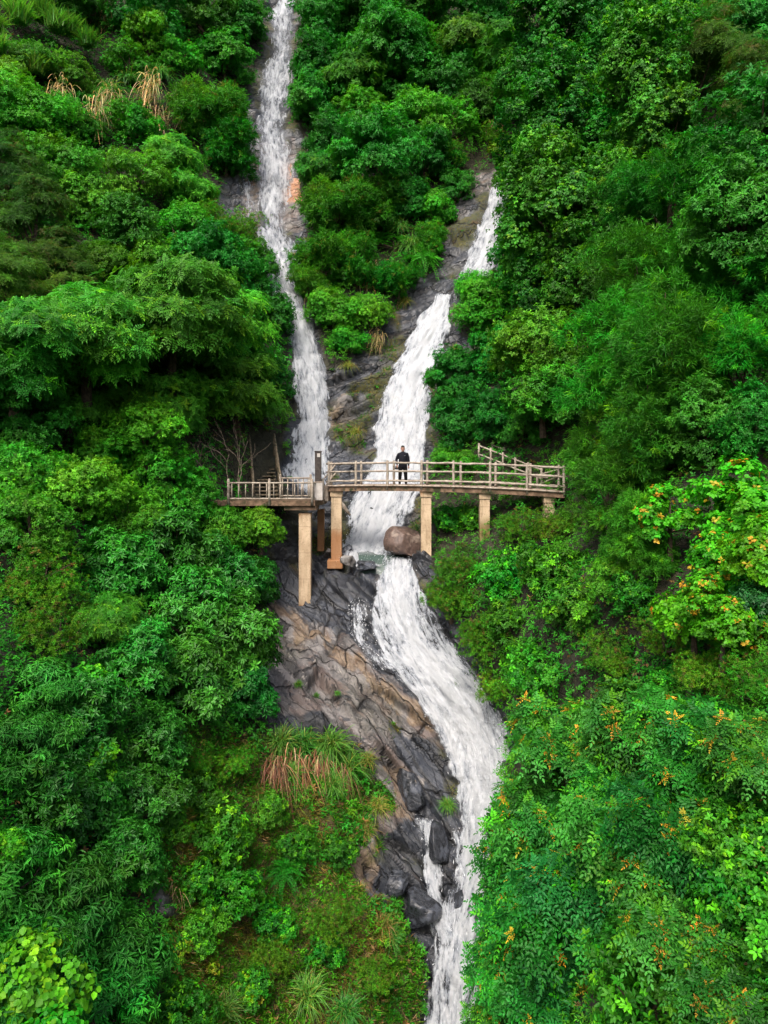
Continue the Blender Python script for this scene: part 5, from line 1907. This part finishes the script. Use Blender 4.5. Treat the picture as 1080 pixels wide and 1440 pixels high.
# a brown dead leaf cluster and a weathered log
lg = MB()
a, b = pt(478, 706, 35.4), pt(492, 724, 34.9)
lg.tube(subdiv_line(a, b, 6), [.10, .12, .11, .10, .09, .08, .05], 8, .02)
tag(lg.build('fallen_log', M_LIP, origin=a, smooth=True), 'short weathered log lying beside the white water under the bridge', 'log')

# ------------------------------------------------------------------ undergrowth: one mass nobody could count
def undergrowth():
    r = np.random.default_rng(77)
    LV = Leaves()
    n = 78000
    px = np.concatenate([r.uniform(-30, 1110, n), r.uniform(-420, -30, n // 7), r.uniform(1110, 1600, n // 5)])
    py = r.uniform(-120, 1640, len(px))
    rkm = at_grid(rock, px, py)
    bk = at_grid(bank, px, py)
    ms = at_grid(moss, px, py)
    st_ = stream_field(px, py)
    keep = (rkm < .35) & (st_ < -.3)
    # small plants in the mossy seams of the rock
    keep |= (ms > .75) & (st_ < -.6) & (r.random(len(px)) < .10)
    keep &= ~((bk > .5) & (r.random(len(px)) < .35))
    # nothing on the stairs or right under the bridge piers
    keep &= ~((px > 345) & (px < 398) & (py > 610) & (py < 715))
    keep &= ~((px > 400) & (px < 460) & (py > 690) & (py < 860))
    px, py = px[keep], py[keep]
    rkm, bk = rkm[keep], bk[keep]
    P = terrain(px, py)
    j = np.clip(np.searchsorted(xs, px) - 1, 0, nx - 2)
    i = np.clip(((py - ys[0]) / 3.5).astype(int), 0, len(ys) - 2)
    N = NRM.reshape(len(ys), nx, 3)[i, j]
    D = P[:, 1:2]
    lod = np.clip(D[:, 0] / 30, .55, 1.9)
    hgt = fbm(P * .9, 3, 61)
    P = P + N * (r.uniform(-.02, .6, (len(P), 1)) * (.3 + 1.2 * hgt[:, None])) * lod[:, None] * np.where(rkm > .35, .15, np.where(bk > .5, .45, 1.0))[:, None]
    A = unit(N * .6 + np.array([0, -.1, .7]) + r.normal(0, .3, N.shape))
    zone = fbm(P * .28, 3, 90)
    z2 = fbm(P * .6, 3, 91)
    col = tintv(r, len(P), (.024, .105, .018), .12, .28)
    yl = sstep(.52, .64, zone)[:, None]
    col = col * (1 - yl) + tintv(r, len(P), (.055, .145, .016), .12, .25) * yl
    bm_ = (np.maximum(bk, rkm > .35) * sstep(.42, .55, z2))[:, None]
    col = col * (1 - bm_) + tintv(r, len(P), (.060, .135, .012), .18, .3) * bm_
    br = (r.random(len(P)) < np.where(bk > .5, .09, .03))[:, None]
    col = np.where(br, tintv(r, len(P), (.15, .085, .03), .1, .3), col)
    for lo_, hi_, L, W in ((0, .75, .10, .046), (.75, 1.25, .15, .068), (1.25, 9, .20, .095)):
        s = (lod >= lo_) & (lod < hi_)
        w = s & (zone < .56)
        whorl(LV, r, P[w], A[w], 6, L, W, 40, 100, .3, col[w])
        w = s & (zone >= .56)
        whorl(LV, r, P[w], A[w], 8, L * .9, W * .5, 30, 100, .35, col[w])
    me = LV.mesh('undergrowth', M_LEAF)
    tag(link('undergrowth', me), 'continuous mass of low leafy undergrowth covering the ravine slopes', 'undergrowth', kind='stuff')
    # moss and short grass blades on the bank and in the seams
    n = 36000
    px = r.uniform(215, 640, n)
    py = r.uniform(380, 1500, n)
    bk = at_grid(bank, px, py)
    ms = at_grid(moss, px, py)
    st_ = stream_field(px, py)
    keep = ((bk > .3) | ((ms > .7) & (st_ < -.5)))
    px, py = px[keep], py[keep]
    P = terrain(px, py)
    j = np.clip(np.searchsorted(xs, px) - 1, 0, nx - 2)
    i = np.clip(((py - ys[0]) / 3.5).astype(int), 0, len(ys) - 2)
    N = NRM.reshape(len(ys), nx, 3)[i, j]
    LV = Leaves()
    z = fbm(P * .8, 3, 17)
    D = unit(N * .7 + np.array([0, -.1, .25]) + r.normal(0, .35, N.shape))
    D[:, 2] -= sstep(.4, .6, z) * .7
    col = tintv(r, len(P), (.055, .13, .012), .15, .3)
    d2 = sstep(.48, .6, z)[:, None]
    col = col * (1 - d2) + tintv(r, len(P), (.14, .13, .018), .15, .3) * d2
    dd = (r.random(len(P)) < .13)[:, None]
    col = np.where(dd, tintv(r, len(P), (.24, .15, .06), .1, .25), col)
    rep = lambda a: np.repeat(a, 4, 0)
    LV.add(rep(P) + r.normal(0, .06, (len(P) * 4, 3)), rep(D) + r.normal(0, .3, (len(P) * 4, 3)), r.normal(0, 1, (len(P) * 4, 3)), r.uniform(.10, .34, len(P) * 4), .012, rep(col), LTN)
    tag(link('grass', LV.mesh('grass', M_GRASS)), 'short mossy grass clinging to the bank and rock seams', 'grass', kind='stuff')


undergrowth()

# ------------------------------------------------------------------ light and camera
w = bpy.data.worlds.new('World')
SC.world = w
w.use_nodes = True
nt = w.node_tree
bg = nt.nodes['Background']
sky = nt.nodes.new('ShaderNodeTexSky')
sky.sky_type = 'NISHITA'
sky.sun_disc = False
sky.sun_elevation = math.radians(54)
sky.sun_rotation = math.radians(200)
sky.air_density = 1.0
sky.dust_density = 6.0
sky.ozone_density = 1.0
nt.links.new(sky.outputs[0], bg.inputs[0])
bg.inputs[1].default_value = .115
sun = bpy.data.lights.new('sun', 'SUN')
sun.energy = 1.5
sun.angle = math.radians(25)
sun.color = (1, .96, .90)
so = bpy.data.objects.new('sun', sun)
COL.objects.link(so)
el, rot = math.radians(54), math.radians(200)
dirn = Vector((math.sin(rot) * math.cos(el), math.cos(rot) * math.cos(el), math.sin(el)))
so.rotation_euler = dirn.to_track_quat('Z', 'Y').to_euler()

cam = bpy.data.cameras.new('camera')
cam.sensor_fit = 'HORIZONTAL'
cam.sensor_width = 36
cam.lens = 36 * F / 1080
cam.shift_y = -(720 - HY) / 1080
cam.clip_end = 500
co = bpy.data.objects.new('camera', cam)
COL.objects.link(co)
co.rotation_euler = (math.pi / 2, 0, 0)
SC.camera = co
SC.view_settings.view_transform = 'Standard'
SC.view_settings.look = 'None'
SC.view_settings.exposure = 1.38
SC.view_settings.gamma = 1
SC.cycles.max_bounces = 8
SC.cycles.transparent_max_bounces = 16
